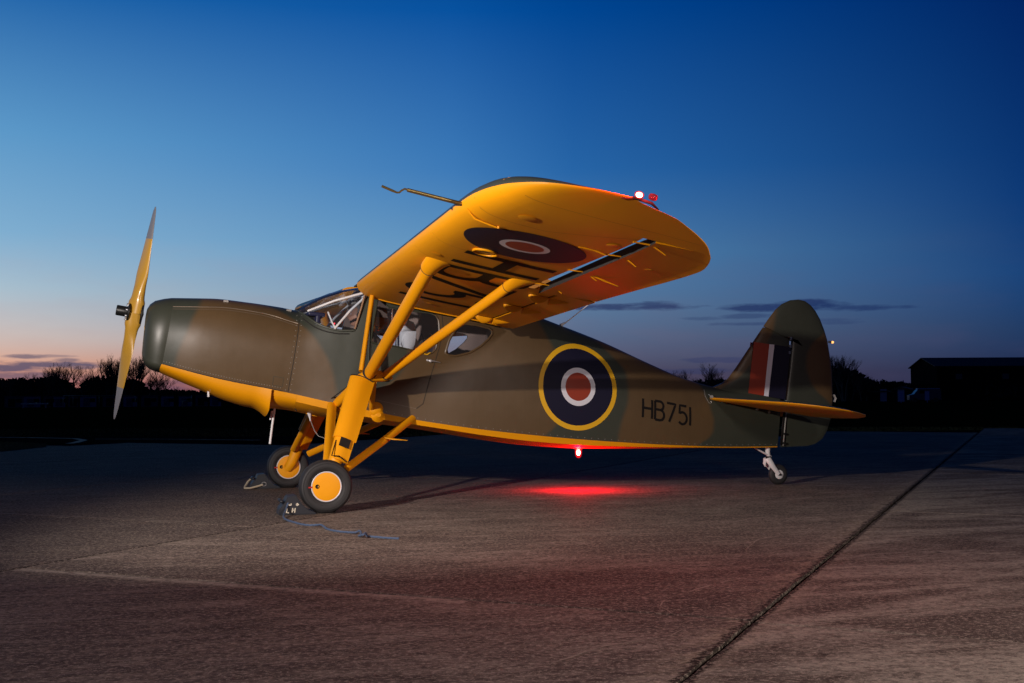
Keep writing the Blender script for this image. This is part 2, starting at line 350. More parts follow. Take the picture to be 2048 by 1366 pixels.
    sc2 = N('ShaderNodeVectorMath', operation='SCALE'); nt.links.new(nn.outputs['Color'], sc2.inputs[0]); sc2.inputs['Scale'].default_value = .9
    nt.links.new(P, ws.inputs[0]); nt.links.new(sc2.outputs[0], ws.inputs[1]); nt.links.new(ws.outputs[0], vo.inputs['Vector'])
    cr = M('MULTIPLY', sm2(vo.outputs['Distance'], .006, .0), sm2(big, .5, .56))
    base = mixc(M('MULTIPLY', cr, .5), base, (.33, .29, .24, 1))
    base = mixc(M('MULTIPLY', sm2(fine, .48, .56), .60), base, (.040, .031, .028, 1))
    base = mixc(M('MULTIPLY', sm2(grit, .52, .58), .50), base, (.52, .43, .35, 1))
    # oil drops
    v2 = N('ShaderNodeTexVoronoi'); v2.inputs['Scale'].default_value = .9; nt.links.new(P, v2.inputs['Vector'])
    base = mixc(M('MULTIPLY', sm2(v2.outputs['Distance'], .035, .02), .8), base, (.02, .018, .018, 1))
    nt.links.new(base, b.inputs['Base Color'])
    nt.links.new(M('ADD', .62, M('MULTIPLY', mid, .26)), b.inputs['Roughness']); b.inputs["Specular IOR Level"].default_value = .02
    h = M('ADD', M('MULTIPLY', fine, .5), M('ADD', M('MULTIPLY', grit, .3), M('MULTIPLY', str_, 1.2)))
    bp = N('ShaderNodeBump'); bp.inputs['Strength'].default_value = .8; bp.inputs['Distance'].default_value = .012; nt.links.new(h, bp.inputs['Height']); nt.links.new(bp.outputs[0], b.inputs['Normal'])
    return m
def sm2(v, a, b):
    m = N('ShaderNodeMapRange'); nt.links.new(v, m.inputs[0]); m.inputs[1].default_value = a; m.inputs[2].default_value = b; return m.outputs[0]
m_conc = concrete()
m_asph = mat("old_asphalt", (.022, .016, .013), .95, spec=0, vary=(.6, .35), bump=(60, .5, .01))
m_joint = mat("joint_filler", (.010, .008, .007), .95, spec=0, vary=(20, .5), bump=(40, .6, .01))
m_grassg = mat("grass_ground", (.014, .016, .005), 1.0, spec=0, vary=(.2, .4), bump=(12, .8, .05))
m_line = mat("worn_yellow_line", (.30, .24, .14), .8, vary=(5, .3))

def sheet(name, pts, z, m, **k):
    return mesh(name, [(p[0], p[1], z) for p in pts], [tuple(range(len(pts)))], None, m, False, kind='structure', **k)
R_ = 3500
sheet("grass_field", [(-R_, -R_), (R_, -R_), (R_, R_), (-R_, R_)], -.07, m_grassg)
e0, e1 = far(-500, 38.5), far(2600, 33.5)
dirt = (e1-e0).normalized(); nrm = Vector((dirt.y, -dirt.x, 0))
if nrm.dot(Vector((0, -1, 0))) < 0: nrm = -nrm
sheet("taxiway", [e0-dirt*250, e1+dirt*250, e1+dirt*250+nrm*120, e0-dirt*250+nrm*120], -.045, m_asph)
# concrete slabs of the apron, laid in bays; the joint right of the aircraft runs away from the camera
apron = mesh("apron", [(-14, -16, -.016), (30, -16, -.016), (30, 16, -.016), (-14, 16, -.016)], [(0, 1, 2, 3)], None, m_joint, False, kind='structure')
BW = 4.19; SL = 5.2; gap = .007
offs = {0: -4.44, 1: .72, -1: -2.2}
for bay in range(-7, 9):
    v0, v1 = 1.05+bay*BW, 1.05+(bay+1)*BW; o0 = offs.get(bay, (bay*1.7) % SL)
    for k in range(-5, 8):
        SL = 9.0 if bay == 0 else 5.2; u0, u1 = o0+k*SL, o0+(k+1)*SL
        cc = A_*((u0+u1)/2)+B_*((v0+v1)/2)
        if not (-13 < cc.x < 29 and -15 < cc.y < 15): continue
        if (cc-CAM).dot(Fw) < -2: continue
        near = (cc-CAM).length < 14; st = .07 if near else .5
        loop = []
        def edge(ua, va, ub, vb, g):
            L = sqrt((ub-ua)**2+(vb-va)**2); n = max(2, int(L/st)); out = []
            for i in range(n):
                t = i/n; u = ua+(ub-ua)*t; v = va+(vb-va)*t
                chip = (noise.noise(Vector((u*3, v*3, bay)))*.5+noise.noise(Vector((u*14, v*14, bay*2.)))*.5)*g
                out.append((u, v, abs(chip)))
            return out
        gA = .020
        E_ = [(u0+gap, v0+gap, u1-gap, v0+gap), (u1-gap, v0+gap, u1-gap, v1-gap), (u1-gap, v1-gap, u0+gap, v1-gap), (u0+gap, v1-gap, u0+gap, v0+gap)]
        inn = [(0, 1), (-1, 0), (0, -1), (1, 0)]
        for ei, (q, dn) in enumerate(zip(E_, inn)):
            g = gA if ((ei == 2 and bay == 0) or (ei == 0 and bay == 1)) else .008
            for u, v, ch in edge(*q, g): loop.append((u+dn[0]*ch, v+dn[1]*ch))
        zt = rnd.uniform(-.0012, .0012); n = len(loop)
        ce = Vector(((u0+u1)/2, (v0+v1)/2))
        vs = []
        for u, v in loop: p = A_*u+B_*v; vs.append((p.x, p.y, zt-.03))
        for u, v in loop: p = A_*u+B_*v; vs.append((p.x, p.y, zt-.003))
        for u, v in loop:
            d = Vector((u, v))-ce; s_ = 1-.004/max(abs(d.x), abs(d.y)); q = ce+d*s_; p = A_*q.x+B_*q.y; vs.append((p.x, p.y, zt))
        fs = [(i, (i+1) % n, n+(i+1) % n, n+i) for i in range(n)]+[(n+i, n+(i+1) % n, 2*n+(i+1) % n, 2*n+i) for i in range(n)]+[tuple(range(2*n, 3*n))]
        me = bpy.data.meshes.new("concrete_slab"); me.from_pydata(vs, [], fs); me.update()
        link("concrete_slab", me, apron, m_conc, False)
def g(px, py, z=0):
    d = Fw+Rt*((px-1024)/FOC)-Up*((py-683)/FOC); t = (z-CAM.z)/d.z; return CAM+d*t
m_crack = mat("crack_edge_dust", (.27, .215, .17), .95, vary=(9, .45))
def crack(pts, wd, z=.0022):
    wd *= .62
    P_ = []
    for a, b in zip(pts, pts[1:]):
        n = max(2, int((b-a).length/.05)); P_ += [a.lerp(b, i/n) for i in range(n)]
    P_.append(pts[-1]); vs = []; fs = []
    for i, p in enumerate(P_):
        t = (P_[min(i+1, len(P_)-1)]-P_[max(i-1, 0)]).normalized(); nn_ = Vector((-t.y, t.x, 0)); e_ = min(1, i/6, (len(P_)-1-i)/6)
        w_ = wd*(.25+abs(noise.noise(p*7))*1.7)*(.2+.8*e_); o_ = nn_*noise.noise(p*2.3)*.05+nn_*noise.noise(p*11)*.012
        for k, q in ((-1, p-nn_*w_/2+o_), (1, p+nn_*w_/2+o_)): vs.append((q.x, q.y, z))
        if i and noise.noise(p*4.1+Vector((9, 0, 0))) > -.28: fs.append((2*i-2, 2*i-1, 2*i+1, 2*i))
    mesh("surface_crack", vs, fs, apron, m_crack, False)
for wd, pl in ((.018, [(820, 1112), (1024, 1128), (1200, 1146), (1420, 1167)]), (.02, [(1518, 1152), (1470, 1160), (1425, 1168), (1380, 1182), (1345, 1195), (1322, 1213), (1345, 1228), (1375, 1238)]), (.015, [(1490, 1105), (1495, 1095), (1520, 1078), (1560, 1072), (1605, 1066), (1630, 1058), (1622, 1050)]), (.014, [(1490, 1105), (1530, 1104), (1580, 1098)]),
               (.010, [(1024, 1047), (1300, 1065), (1560, 1078)]), (.010, [(700, 1040), (860, 1049), (1100, 1068)]), (.014, [(480, 1233), (700, 1262), (1000, 1290)]), (.02, [(1330, 1222), (1270, 1238), (1220, 1250)]), (.02, [(1380, 1250), (1340, 1272), (1200, 1300), (1100, 1325), (1050, 1350)]), (.012, [(0, 1140), (30, 1134), (60, 1130), (100, 1126)]), (.012, [(410, 985), (640, 1010), (900, 1030)])):
    crack([g(a, b) for a, b in pl], wd)
# moss and crumbs in the main joints
mb = MB()
for i in range(420):
    line = rnd.choice((5.24, 5.24, 1.05)); u = rnd.uniform(-9, 10); v = line+rnd.gauss(0, .014)
    p = A_*u+B_*v; r = rnd.uniform(.003, .011); a = rnd.random()*6
    vs = [(p.x+r*cos(a+q*2.1), p.y+r*sin(a+q*2.1), -.017) for q in range(3)]+[(p.x, p.y, -.012+r*.8)]
    mb.add(vs, [(0, 1, 3), (1, 2, 3), (2, 0, 3)])
m_moss = mat("joint_moss", (.016, .014, .009), .95, vary=(30, .5))
mb.build("joint_moss", m_moss, apron, False, kind='stuff')
# painted taxi lines on the asphalt, far left, and grass corner
def g(px, py, z=0):
    d = Fw+Rt*((px-1024)/FOC)-Up*((py-683)/FOC); t = (z-CAM.z)/d.z; return CAM+d*t
def paintline(name, pts, wdt):
    vs = []; fs = []
    for i, p in enumerate(pts):
        t = (pts[min(i+1, len(pts)-1)]-pts[max(i-1, 0)]).normalized(); nn_ = Vector((-t.y, t.x, 0))*wdt/2
        vs += [p+nn_, p-nn_]
        if i: fs.append((2*i-2, 2*i-1, 2*i+1, 2*i))
    return mesh(name, [(v.x, v.y, -.041) for v in vs], fs, None, m_line, False, kind='structure')
paintline("taxi_line", [g(-300, 873, -.04), g(60, 875, -.04), g(150, 877, -.04), g(168, 880, -.04), g(150, 885, -.04), g(95, 893, -.04)], .18)
paintline("taxi_line", [g(190, 878, -.04), g(330, 878, -.04), g(520, 880, -.04)], .12)
paintline("taxi_line", [g(1895, 908, -.04), g(2300, 902, -.04)], .12)
gc = [g(-700, 884, -.04), g(-100, 886, -.04), g(70, 892, -.04), g(92, 896, -.04), g(40, 903, -.04), g(-200, 912, -.04), g(-700, 925, -.04)]
sheet("grass_verge", [(p.x, p.y) for p in gc], -.037, m_grassg)
m_blade = mat("grass_blades", (.045, .06, .02), .8, vary=(1.5, .4))
mb = MB()
def tuft(p, h):
    for q in range(3):
        a = rnd.random()*6.28; l = rnd.uniform(.3, .9)*h; mb.add([(p.x-.006*cos(a), p.y-.006*sin(a), p.z), (p.x+.006*cos(a), p.y+.006*sin(a), p.z), (p.x+rnd.gauss(0, .3)*l, p.y+rnd.gauss(0, .3)*l, p.z+l)], [(0, 1, 2)])
for i in range(9000):
    px = rnd.uniform(-60, 92); py = rnd.uniform(888, 908); p = g(px, py, -.037)
    if py < 896+ (92-px)*.11+2 and py > 887+px*.055: tuft(p, .09)
for i in range(16000):
    px = rnd.uniform(-50, 2100); p = far(px, 1); b0 = e0.lerp(e1, (px+500)/3100); d = rnd.random()*9; p = b0+Vector((b0.x-CAM.x, b0.y-CAM.y, 0)).normalized()*d; p.z = -.07; tuft(p, .05)
mb.build("grass_tufts", m_blade, None, False, kind='stuff')

# ------------------------------------------------------------------ the aeroplane (x aft, y starboard, z up, tail down on the ground)
AC = empty("airplane", (0, 0, 0), "high-wing propeller aircraft in green and brown camouflage with yellow undersides, parked on the apron", "airplane")
ZT = [(-1.6, 1.86), (-1.227, 1.897), (-.888, 1.899), (-.519, 1.866), (-.238, 1.828), (-.06, 1.80), (.143, 1.903), (.434, 2.0), (.6, 2.035), (1.0, 2.05), (1.6, 1.985), (2.0, 1.89), (2.329, 1.785), (3.037, 1.537), (3.597, 1.30), (3.939, 1.165), (4.288, 1.068), (4.7, 1.0), (5.13, .95)]
ZK = [(-1.6, 1.33), (-1.367, 1.216), (-1.242, 1.156), (-.972, 1.039), (-.72, .93), (-.5, .872), (-.233, .855), (.05, .80), (.3, .757), (.62, .715), (1.133, .642), (1.716, .540), (2.184, .475), (2.755, .434), (3.543, .418), (4.113, .415), (4.758, .402), (5.2, .400)]
ZY = [(-1.6, 1.35), (-1.355, 1.283), (-.811, 1.136), (-.205, 1.011), (.209, .912), (.562, .835), (1.066, .735), (1.835, .625), (2.873, .520), (3.967, .446), (4.5, .425), (5.2, .415)]
WD = [(-1.6, .26), (-1.227, .30), (-.95, .345), (-.65, .375), (-.35, .40), (-.06, .425), (.3, .48), (.6, .52), (1.3, .52), (1.9, .48), (2.65, .405), (3.3, .33), (4.0, .235), (4.6, .14), (5.13, .045)]
PC = [(0, 0), (.015, .22), (.05, .44), (.12, .66), (.22, .83), (.35, .94), (.5, .995), (.62, 1.0), (.8, .97), (1, .90)]           # cowling side profile
PB = [(0, 0), (.006, .30), (.02, .60), (.05, .80), (.10, .90), (.2, .955), (.4, .985), (.6, 1.0), (.8, 1.0), (1, .99)]     # cabin
PT = [(0, 0), (.02, .16), (.07, .36), (.16, .58), (.30, .78), (.45, .91), (.6, .98), (.75, 1.0), (.9, .99), (1, .97)]        # tail
def prof(x, s):
    a, b, c_ = cinterp(PC, s), cinterp(PB, s), cinterp(PT, s)
    k1 = min(max((x+.1)/.5, 0), 1); k2 = min(max((x-1.6)/1.2, 0), 1)
    return (a*(1-k1)+b*k1)*(1-k2)+c_*k2
SS = [0, .006, .015, .03, .05, .08, .12, .17, .23, .30, .38, .46, .54, .62, .70, .78, .85, .91, .96, 1]
def ringpts(X, tilt, dz=0):
    """half ring, port side: list of (x, halfwidth, z) upper part, lower part"""
    zt = cinterp(ZT, X); xb = X
    for _ in range(6): zk = cinterp(ZK, xb); xb = X-tilt*(zt-zk)
    xy_ = X
    for _ in range(6): zy = cinterp(ZY, xy_); xy_ = X-tilt*(zt-zy)
    W = cinterp(WD, X-.3*tilt)
    up = []
    for s in SS: z = zt+(zy-zt)*s; up.append((X-tilt*(zt-z), W*prof(X, s), z))
    wb = up[-1][1]; cowl = min(max((.25-X)/.5, 0), 1)
    ch = min(.065, .55*(zy-zk))
    lo = [up[-1]]
    for k in range(1, 9):
        t = k/8
        # cowl: rounded bowl; fuselage: short side strip then near-flat belly
        zc = zy+(zk-zy)*(1-(1-t)**1.9); yc = wb*(1-t**2.2)
        if t <= .25: zf = zy-ch*(t/.25); yf = wb*(1-.03*(t/.25))
        else: q = (t-.25)/.75; zf = (zy-ch)+(zk-zy+ch)*sin(q*pi/2)**.8; yf = wb*.97*(1-q)
        z = zc*cowl+zf*(1-cowl); y = yc*cowl+yf*(1-cowl)
        lo.append((X-tilt*(zt-z), y, z))
    return up, lo
def tiltof(X): return .165+(.122-.165)*min(max((X+.1)/2, 0), 1)
def loft(half_rings, close_start=False, close_end=False):
    """half rings (x, y>=0, z) from the top centre to its end; mirrored into both sides, joined at the ends on the centre line"""
    vs = []; fs = []; n = len(half_rings[0])
    for hr in half_rings:
        vs += [(x, -y, z) for x, y, z in hr]+[(x, y, z) for x, y, z in reversed(hr)]
    m = 2*n
    for i in range(len(half_rings)-1):
        for k in range(m):
            if k == n-1 and half_rings[0][-1][1] > 1e-3: continue
            k2 = (k+1) % m
            if k == m-1 and half_rings[0][0][1] > 1e-3: continue
            fs.append((i*m+k, i*m+k2, (i+1)*m+k2, (i+1)*m+k))
    if close_start: fs.append(tuple(range(m)))
    if close_end: fs.append(tuple(range((len(half_rings)-1)*m, len(half_rings)*m)))
    return vs, fs
def frange(a, b, n): return [a+(b-a)*i/(n-1) for i in range(n)]
def solidify(o, t, offset=-1, matoff=0):
    md = o.modifiers.new("thick", 'SOLIDIFY'); md.thickness = t; md.offset = offset; md.material_offset = matoff; md.use_even_offset = False
def bake(o):
    dg = bpy.context.evaluated_depsgraph_get(); me = bpy.data.meshes.new_from_object(o.evaluated_get(dg)); o.modifiers.clear(); o.data = me
def smooth_angle(o, deg=35):
    me = o.data
    for p in me.polygons: p.use_smooth = True
    bm = bmesh.new(); bm.from_mesh(me)
    for e in bm.edges: e.smooth = not (len(e.link_faces) == 2 and e.calc_face_angle(0) > radians(deg))
    bm.to_mesh(me); bm.free()

# surface used to lay windows, seams and insignia on
XS = frange(-1.227, 5.12, 110)
full = [ringpts(x, tiltof(x)) for x in XS]
vs, fs = loft([u+l[1:] for u, l in full])
BV = BVHTree.FromPolygons([Vector(v) for v in vs], fs)
def side(x, z, off=.003, port=True):
    h = BV.ray_cast(Vector((x, -3 if port else 3, z)), Vector((0, 1 if port else -1, 0)))
    if h[0] is None: return None
    return Vector((x, h[0].y-(off if port else -off), z))
def fill2d(poly, holes=(), step=.05):
    """triangulated grid fill of a 2-D polygon -> verts, faces"""
    bm = bmesh.new()
    for lp in [poly]+list(holes):
        v_ = [bm.verts.new((p[0], 0, p[1])) for p in lp]
        for a, b in zip(v_, v_[1:]+v_[:1]): bm.edges.new((a, b))
    bmesh.ops.triangle_fill(bm, edges=bm.edges[:], use_beauty=True)
    xs = [p[0] for p in poly]; zs = [p[1] for p in poly]
    x = min(xs)+step
    while x < max(xs):
        bmesh.ops.bisect_plane(bm, geom=bm.verts[:]+bm.edges[:]+bm.faces[:], plane_co=(x, 0, 0), plane_no=(1, 0, 0)); x += step
    z = min(zs)+step
    while z < max(zs):
        bmesh.ops.bisect_plane(bm, geom=bm.verts[:]+bm.edges[:]+bm.faces[:], plane_co=(0, 0, z), plane_no=(0, 0, 1)); z += step
    bm.verts.index_update()
    V = [(v.co.x, v.co.z) for v in bm.verts]; F = [tuple(v.index for v in f.verts) for f in bm.faces]; bm.free(); return V, F
def decal(name, poly, m, parent=AC, holes=(), off=.003, step=.06, port=True, **k):
    V, F = fill2d(poly, holes, step)
    return mesh(name, [side(x, z, off, port) or Vector((x, -.3, z)) for x, z in V], F, parent, m, True, **k)
def circ(cx_, cz, r, n=48, rz=None): return [(cx_+r*cos(2*pi*i/n), cz+(rz or r)*sin(2*pi*i/n)) for i in range(n)]
def ribbon(pts, wd, step=.03):
    """2-D polyline -> polygon strips (verts, faces)"""
    P = []
    for (a, b) in zip(pts, pts[1:]):
        a, b = Vector(a), Vector(b); n = max(1, int((b-a).length/step))
        P += [a.lerp(b, i/n) for i in range(n)]
    P.append(Vector(pts[-1])); V = []; F = []
    for i, p in enumerate(P):
        t = (P[min(i+1, len(P)-1)]-P[max(i-1, 0)]).normalized(); nn_ = Vector((-t.y, t.x))*wd/2; V += [tuple(p+nn_), tuple(p-nn_)]
        if i: F.append((2*i-2, 2*i-1, 2*i+1, 2*i))
    return V, F
def seam(name, pts, wd=.005, m=m_seam, off=.002, port=True, parent=AC):
    V, F = ribbon(pts, wd); vv = [side(x, z, off, port) for x, z in V]
    if any(v is None for v in vv): F = [f for f in F if all(vv[i] is not None for i in f)]; vv = [v or Vector((0, 0, 1)) for v in vv]
    return mesh(name, vv, F, parent, m, False)

# --- nose bowl and cowling
nose = [(-1.462, 1.70, -1.492, 1.40, .10), (-1.463, 1.735, -1.494, 1.37, .15), (-1.452, 1.79, -1.487, 1.315, .20), (-1.425, 1.835, -1.462, 1.265, .242), (-1.38, 1.868, -1.43, 1.235, .272), (-1.30, 1.888, -1.385, 1.215, .292), (-1.234, 1.897, -1.346, 1.203, .2995), (-1.20, 1.890, -1.30, 1.212, .294)]
def nring(xt, zt, xb, zb, W):
    u, l = ringpts(-1.236, .165); q = u+l[1:]; (x0, _, z0), (x1, _, z1) = q[0], q[-1]; Wr = max(p[1] for p in q); out = []
    for x, y, z in q: s = (z0-z)/(z0-z1); out.append((xt+(xb-xt)*s, y/Wr*W, zt+(zb-zt)*s))
    return out
vs, fs = loft([nring(*q) for q in nose], close_start=True)
bowl = mesh("nose_bowl", vs, fs, AC, m_camo, True, 40)
for yy, zz, r in ((-.13, 1.575, .045), (.13, 1.575, .045), (0, 1.43, .05)):
    xx = -1.447-(1.735-zz)*.085
    MB().lathe([(r, -.012), (r*1.12, -.008), (r*1.15, .004)], (xx+.001, yy, zz), (1, 0, .1), 24).build("intake_ring", m_prop if zz > 1.5 else m_dark, AC)
    MB().lathe([(.001, -.011), (r, -.011)], (xx+.0, yy, zz), (1, 0, .1), 24).build("air_intake", m_black, AC, False)
# upper cowling and lower (yellow) cowling
cx_s = frange(-1.236, -.075, 34); T_ = [ringpts(x, .165) for x in cx_s]
vs, fs = loft([u for u, l in T_]); o = mesh("engine_cowling", vs, fs, AC, m_camo, True)
o2 = [ringpts(x, .165) for x in frange(-1.222, -.235, 26)]
def lowring(X, flare=0):
    u, l = ringpts(X, .165); return [(x, y*1.008+flare*y, z-flare*(1 if i > 2 else i/3)*.9) for i, (x, y, z) in enumerate(l)]
LX = frange(-1.230, -.45, 18)+frange(-.42, -.22, 12)
vs, fs = loft([lowring(x, max(0, (x+.37)/.15)**2*.085 if x > -.37 else 0) for x in LX]); o = mesh("lower_cowling", vs, fs, AC, m_yel, True); solidify(o, .006); bake(o); smooth_angle(o)
# belly fairing behind the cowl exit
vs, fs = loft([[(x, y*.985, z) for x, y, z in ringpts(X, tiltof(X))[1]] for X in frange(-.24, .02, 6)]); mesh("belly_panel", vs, fs, AC, m_yel, True)
# black cowl joint (edge of yellow / brown), thin lip
def along(x0, x1, n=60, up=.0):
    return [(x, cinterp(ZY, x)+up) for x in frange(x0, x1, n)]
seam("cowl_edge", along(-1.33, -.24, 50, .004), .007, m_seam, .0045)
for nm, pts in (("panel_seam", [(-1.245, 1.885), (-1.345, 1.285)]), ("panel_seam", [(-.075, 1.78), (-.20, 1.015)]), ("panel_seam", [(.50, 1.60), (.43, 1.16)])):
    n = 14; seam(nm, [(pts[0][0]+(pts[1][0]-pts[0][0])*i/n, pts[0][1]+(pts[1][1]-pts[0][1])*i/n) for i in range(n+1)], .006)
seam("access_panel", [(-.33, 1.16), (-.34, 1.08), (-.25, 1.065), (-.24, 1.145), (-.33, 1.16)], .004, m_greenp)
# top hinge line of the cowl (piano hinge, pale)
m_hinge = mat("worn_hinge", (.20, .15, .11), .35, .5)
hp = [(-1.225, 1.80), (-.85, 1.80), (-.45, 1.755), (-.11, 1.655)]
hp2 = [(x, cinterp(hp, x)) for x in frange(-1.225, -.105, 40)]
mb = MB(); mb.tube([side(x, z, .001) for x, z in hp2], .0042, 6); mb.build("cowl_hinge", m_hinge, AC)
mb = MB(); mb.tube([side(x, z-.022, 0) for x, z in hp2], .0025, 5); mb.build("cowl_hinge", m_hinge, AC)
# cowl latches
for x in (-.75, -.17):
    z = cinterp(ZT, x)-.03; p = side(x, z, .004)
    MB().box((-.022, -.010, -.012), (.022, .012, .012), Matrix.Translation(p)).build("cowl_latch", m_greym, AC, False)
# rivets
mb = MB()
def rivet(x, z, r=.0045):
    p = side(x, z, .0005)
    if p is None: return
    vs = [p+Vector((r*cos(a), 0, r*sin(a))) for a in (0, 1.57, 3.14, 4.71)]+[p+Vector((0, -.002, 0))]; mb.add(vs, [(0, 1, 4), (1, 2, 4), (2, 3, 4), (3, 0, 4)])
for i in range(15):
    t = (i+.5)/15
    rivet(-1.262-.1*t+.028, 1.88-.6*t); rivet(-1.262-.1*t-.0, 1.88-.6*t); rivet(-.055-.125*t, 1.76-.75*t); rivet(-.10-.125*t, 1.76-.75*t)
for i in range(44):
    x = -1.3+i*.024; rivet(x, cinterp(ZY, x)+.03)
for i in range(60): x = .62+i*.075; rivet(x, cinterp(ZY, x)+.02)
mb.build("rivets", m_greym, AC, False, kind='stuff')

# --- fuselage shell with real window openings
FX = sorted(set([round(v, 4) for v in frange(-.075, .6, 14)+frange(.6, 2.4, 28)+frange(2.4, 5.12, 36)]))
R = [ringpts(x, tiltof(x)) for x in FX]
vs, fs = loft([u for u, l in R]); body = mesh("fuselage_upper", vs, fs, AC, [m_camo, m_int], True)
solidify(body, .018, -1, 1); bake(body)
DOORWIN = [(.625, 1.885), (.585, 1.69), (.553, 1.485), (.60, 1.468), (.75, 1.452), (1.07, 1.385), (1.13, 1.385), (1.165, 1.42), (1.20, 1.60), (1.195, 1.69), (1.17, 1.735), (1.12, 1.755), (.90, 1.775), (.72, 1.80)]
QWIN = [(1.272, 1.385), (1.30, 1.365), (1.36, 1.360), (1.50, 1.392), (1.62, 1.46), (1.70, 1.53), (1.735, 1.575), (1.735, 1.60), (1.70, 1.62), (1.58, 1.645), (1.48, 1.655), (1.42, 1.65), (1.37, 1.60), (1.31, 1.50)]
SILL = [(-.105, 1.82), (-.06, 1.765), (.00, 1.705), (.06, 1.655), (.12, 1.625), (.20, 1.600), (.30, 1.585), (.385, 1.585), (.415, 1.605), (.47, 1.80), (.50, 1.92)]
def prism(poly, y0, y1):
    n = len(poly); vs = [(x, y0, z) for x, z in poly]+[(x, y1, z) for x, z in poly]
    fs = [tuple(range(n)), tuple(range(2*n-1, n-1, -1))]+[(i, n+i, n+(i+1) % n, (i+1) % n) for i in range(n)]
    me = bpy.data.meshes.new("cut"); me.from_pydata(vs, [], fs)
    bm = bmesh.new(); bm.from_mesh(me); bmesh.ops.recalc_face_normals(bm, faces=bm.faces); bm.to_mesh(me); bm.free()
    o = bpy.data.objects.new("cut", me); COL.objects.link(o); return o
def subtract(o, cutters):
    for c_ in cutters:
        md = o.modifiers.new("cut", 'BOOLEAN'); md.operation = 'DIFFERENCE'; md.object = c_; md.solver = 'EXACT'
    bake(o)
    for c_ in cutters: bpy.data.objects.remove(c_)
subtract(body, [prism(DOORWIN, -1, 1), prism(QWIN, -1, 1), prism(SILL+[(.50, 2.4), (-.16, 2.4), (-.16, 1.9)], -1, 1)])
smooth_angle(body, 30)
vs, fs = loft([l for u, l in [ringpts(x, tiltof(x)) for x in frange(.02, 5.12, 70)]]); mesh("fuselage_belly", vs, fs, AC, m_yel, True, 40)
# firewall and rear cabin bulkhead close the shell
def bulk(name, X, m, hi=None):
    u, l = ringpts(X, tiltof(X)); q = [(x, y*.96, z if hi is None else min(z, hi)) for x, y, z in u+l[1:]]
    vs = [(x, -y, z) for x, y, z in q]+[(x, y, z) for x, y, z in reversed(q)]
    me = bpy.data.meshes.new(name); me.from_pydata(vs, [], [tuple(range(len(vs)))]); return link(name, me, AC, m, False)
bulk("firewall", -.05, m_panel, 1.75); bulk("rear_bulkhead", 1.95, m_int)
# window glass, port and starboard, with frames
def frame_loop(name, poly, wd, m, port, off=.004):
    cx0 = sum(p[0] for p in poly)/len(poly); cz0 = sum(p[1] for p in poly)/len(poly)
    n = len(poly); dense = []
    for i in range(n):
        a, b = Vector(poly[i]), Vector(poly[(i+1) % n]); k = max(1, int((b-a).length/.03)); dense += [a.lerp(b, j/k) for j in range(k)]
    n = len(dense); vs = []; sg = -1 if port else 1
    for i, p in enumerate(dense):
        t = (dense[(i+1) % n]-dense[i-1]).normalized(); nn_ = Vector((-t.y, t.x))
        if nn_.dot(p-Vector((cx0, cz0))) < 0: nn_ = -nn_
        for w_, o_ in ((-.002, .000), (-.002, off), (wd*.5, off+.004), (wd, off*.3), (wd, -.002)):
            q = p+nn_*w_; s_ = side(q.x, q.y, 0, port) or Vector((q.x, sg*.5, q.y)); s_.y += sg*o_; vs.append(s_)
    fs = [(i*5+k, i*5+k+1, ((i+1) % n)*5+k+1, ((i+1) % n)*5+k) for i in range(n) for k in range(4)]
    return mesh(name, vs, fs, AC, m, True, 50)
for port in (True, False):
    decal("door_window", DOORWIN, m_glass, off=-.008, step=.12, port=port)
    decal("quarter_window", QWIN, m_glass, off=-.008, step=.12, port=port)
    frame_loop("window_frame", QWIN, .020, m_camo, port); frame_loop("window_frame", DOORWIN, .014, m_camo, port)
    # pale inner lip of the quarter window
# cabin door outline, handle
door = [(1.235, 1.74), (1.245, 1.60), (1.20, 1.42), (1.10, 1.10), (1.045, .90), (.98, .855)]
seam("door_seam", [(x, z) for x, z in door], .006); seam("door_seam", [(.98, .855), (.80, .895), (.60, .94)], .005, m_hinge)
seam("door_seam", [(.56, 1.48), (.535, 1.30), (.50, 1.10)], .006)
p = side(1.115, 1.305, .0)
MB().lathe([(.001, .0), (.014, .0), (.016, -.004), (.013, -.022), (.001, -.026)], p, (0, 1, 0), 18).build("door_handle", m_steel, AC)
MB().tube([p+Vector((0, -.022, 0)), p+Vector((.04, -.026, -.004)), p+Vector((.095, -.018, -.016))], [.009, .008, .004], 10, flat=.6).build("door_handle", m_steel, AC)
MB().lathe([(.001, 0), (.011, 0), (.011, -.006), (.001, -.008)], p+Vector((-.028, 0, .008)), (0, 1, 0), 14).build("door_lock", m_steel, AC)
p = side(1.085, 1.372, 0); MB().tube([p+Vector((-.03, -.004, .0)), p+Vector((.0, -.006, -.008)), p+Vector((.03, -.006, .012))], .006, 8).build("window_catch", m_decy, AC)
# tail seam, small hatch on the rear fuselage
seam("panel_seam", [(4.17, 1.03), (4.16, .96), (4.19, .89), (4.22, .885)], .006, m_greym)
for q in ((4.215, .975), (4.225, .90)): p = side(q[0], q[1], 0); MB().lathe([(.001, 0), (.008, 0), (.006, -.006), (.001, -.007)], p, (0, 1, 0), 12).build("fastener", m_alu, AC)
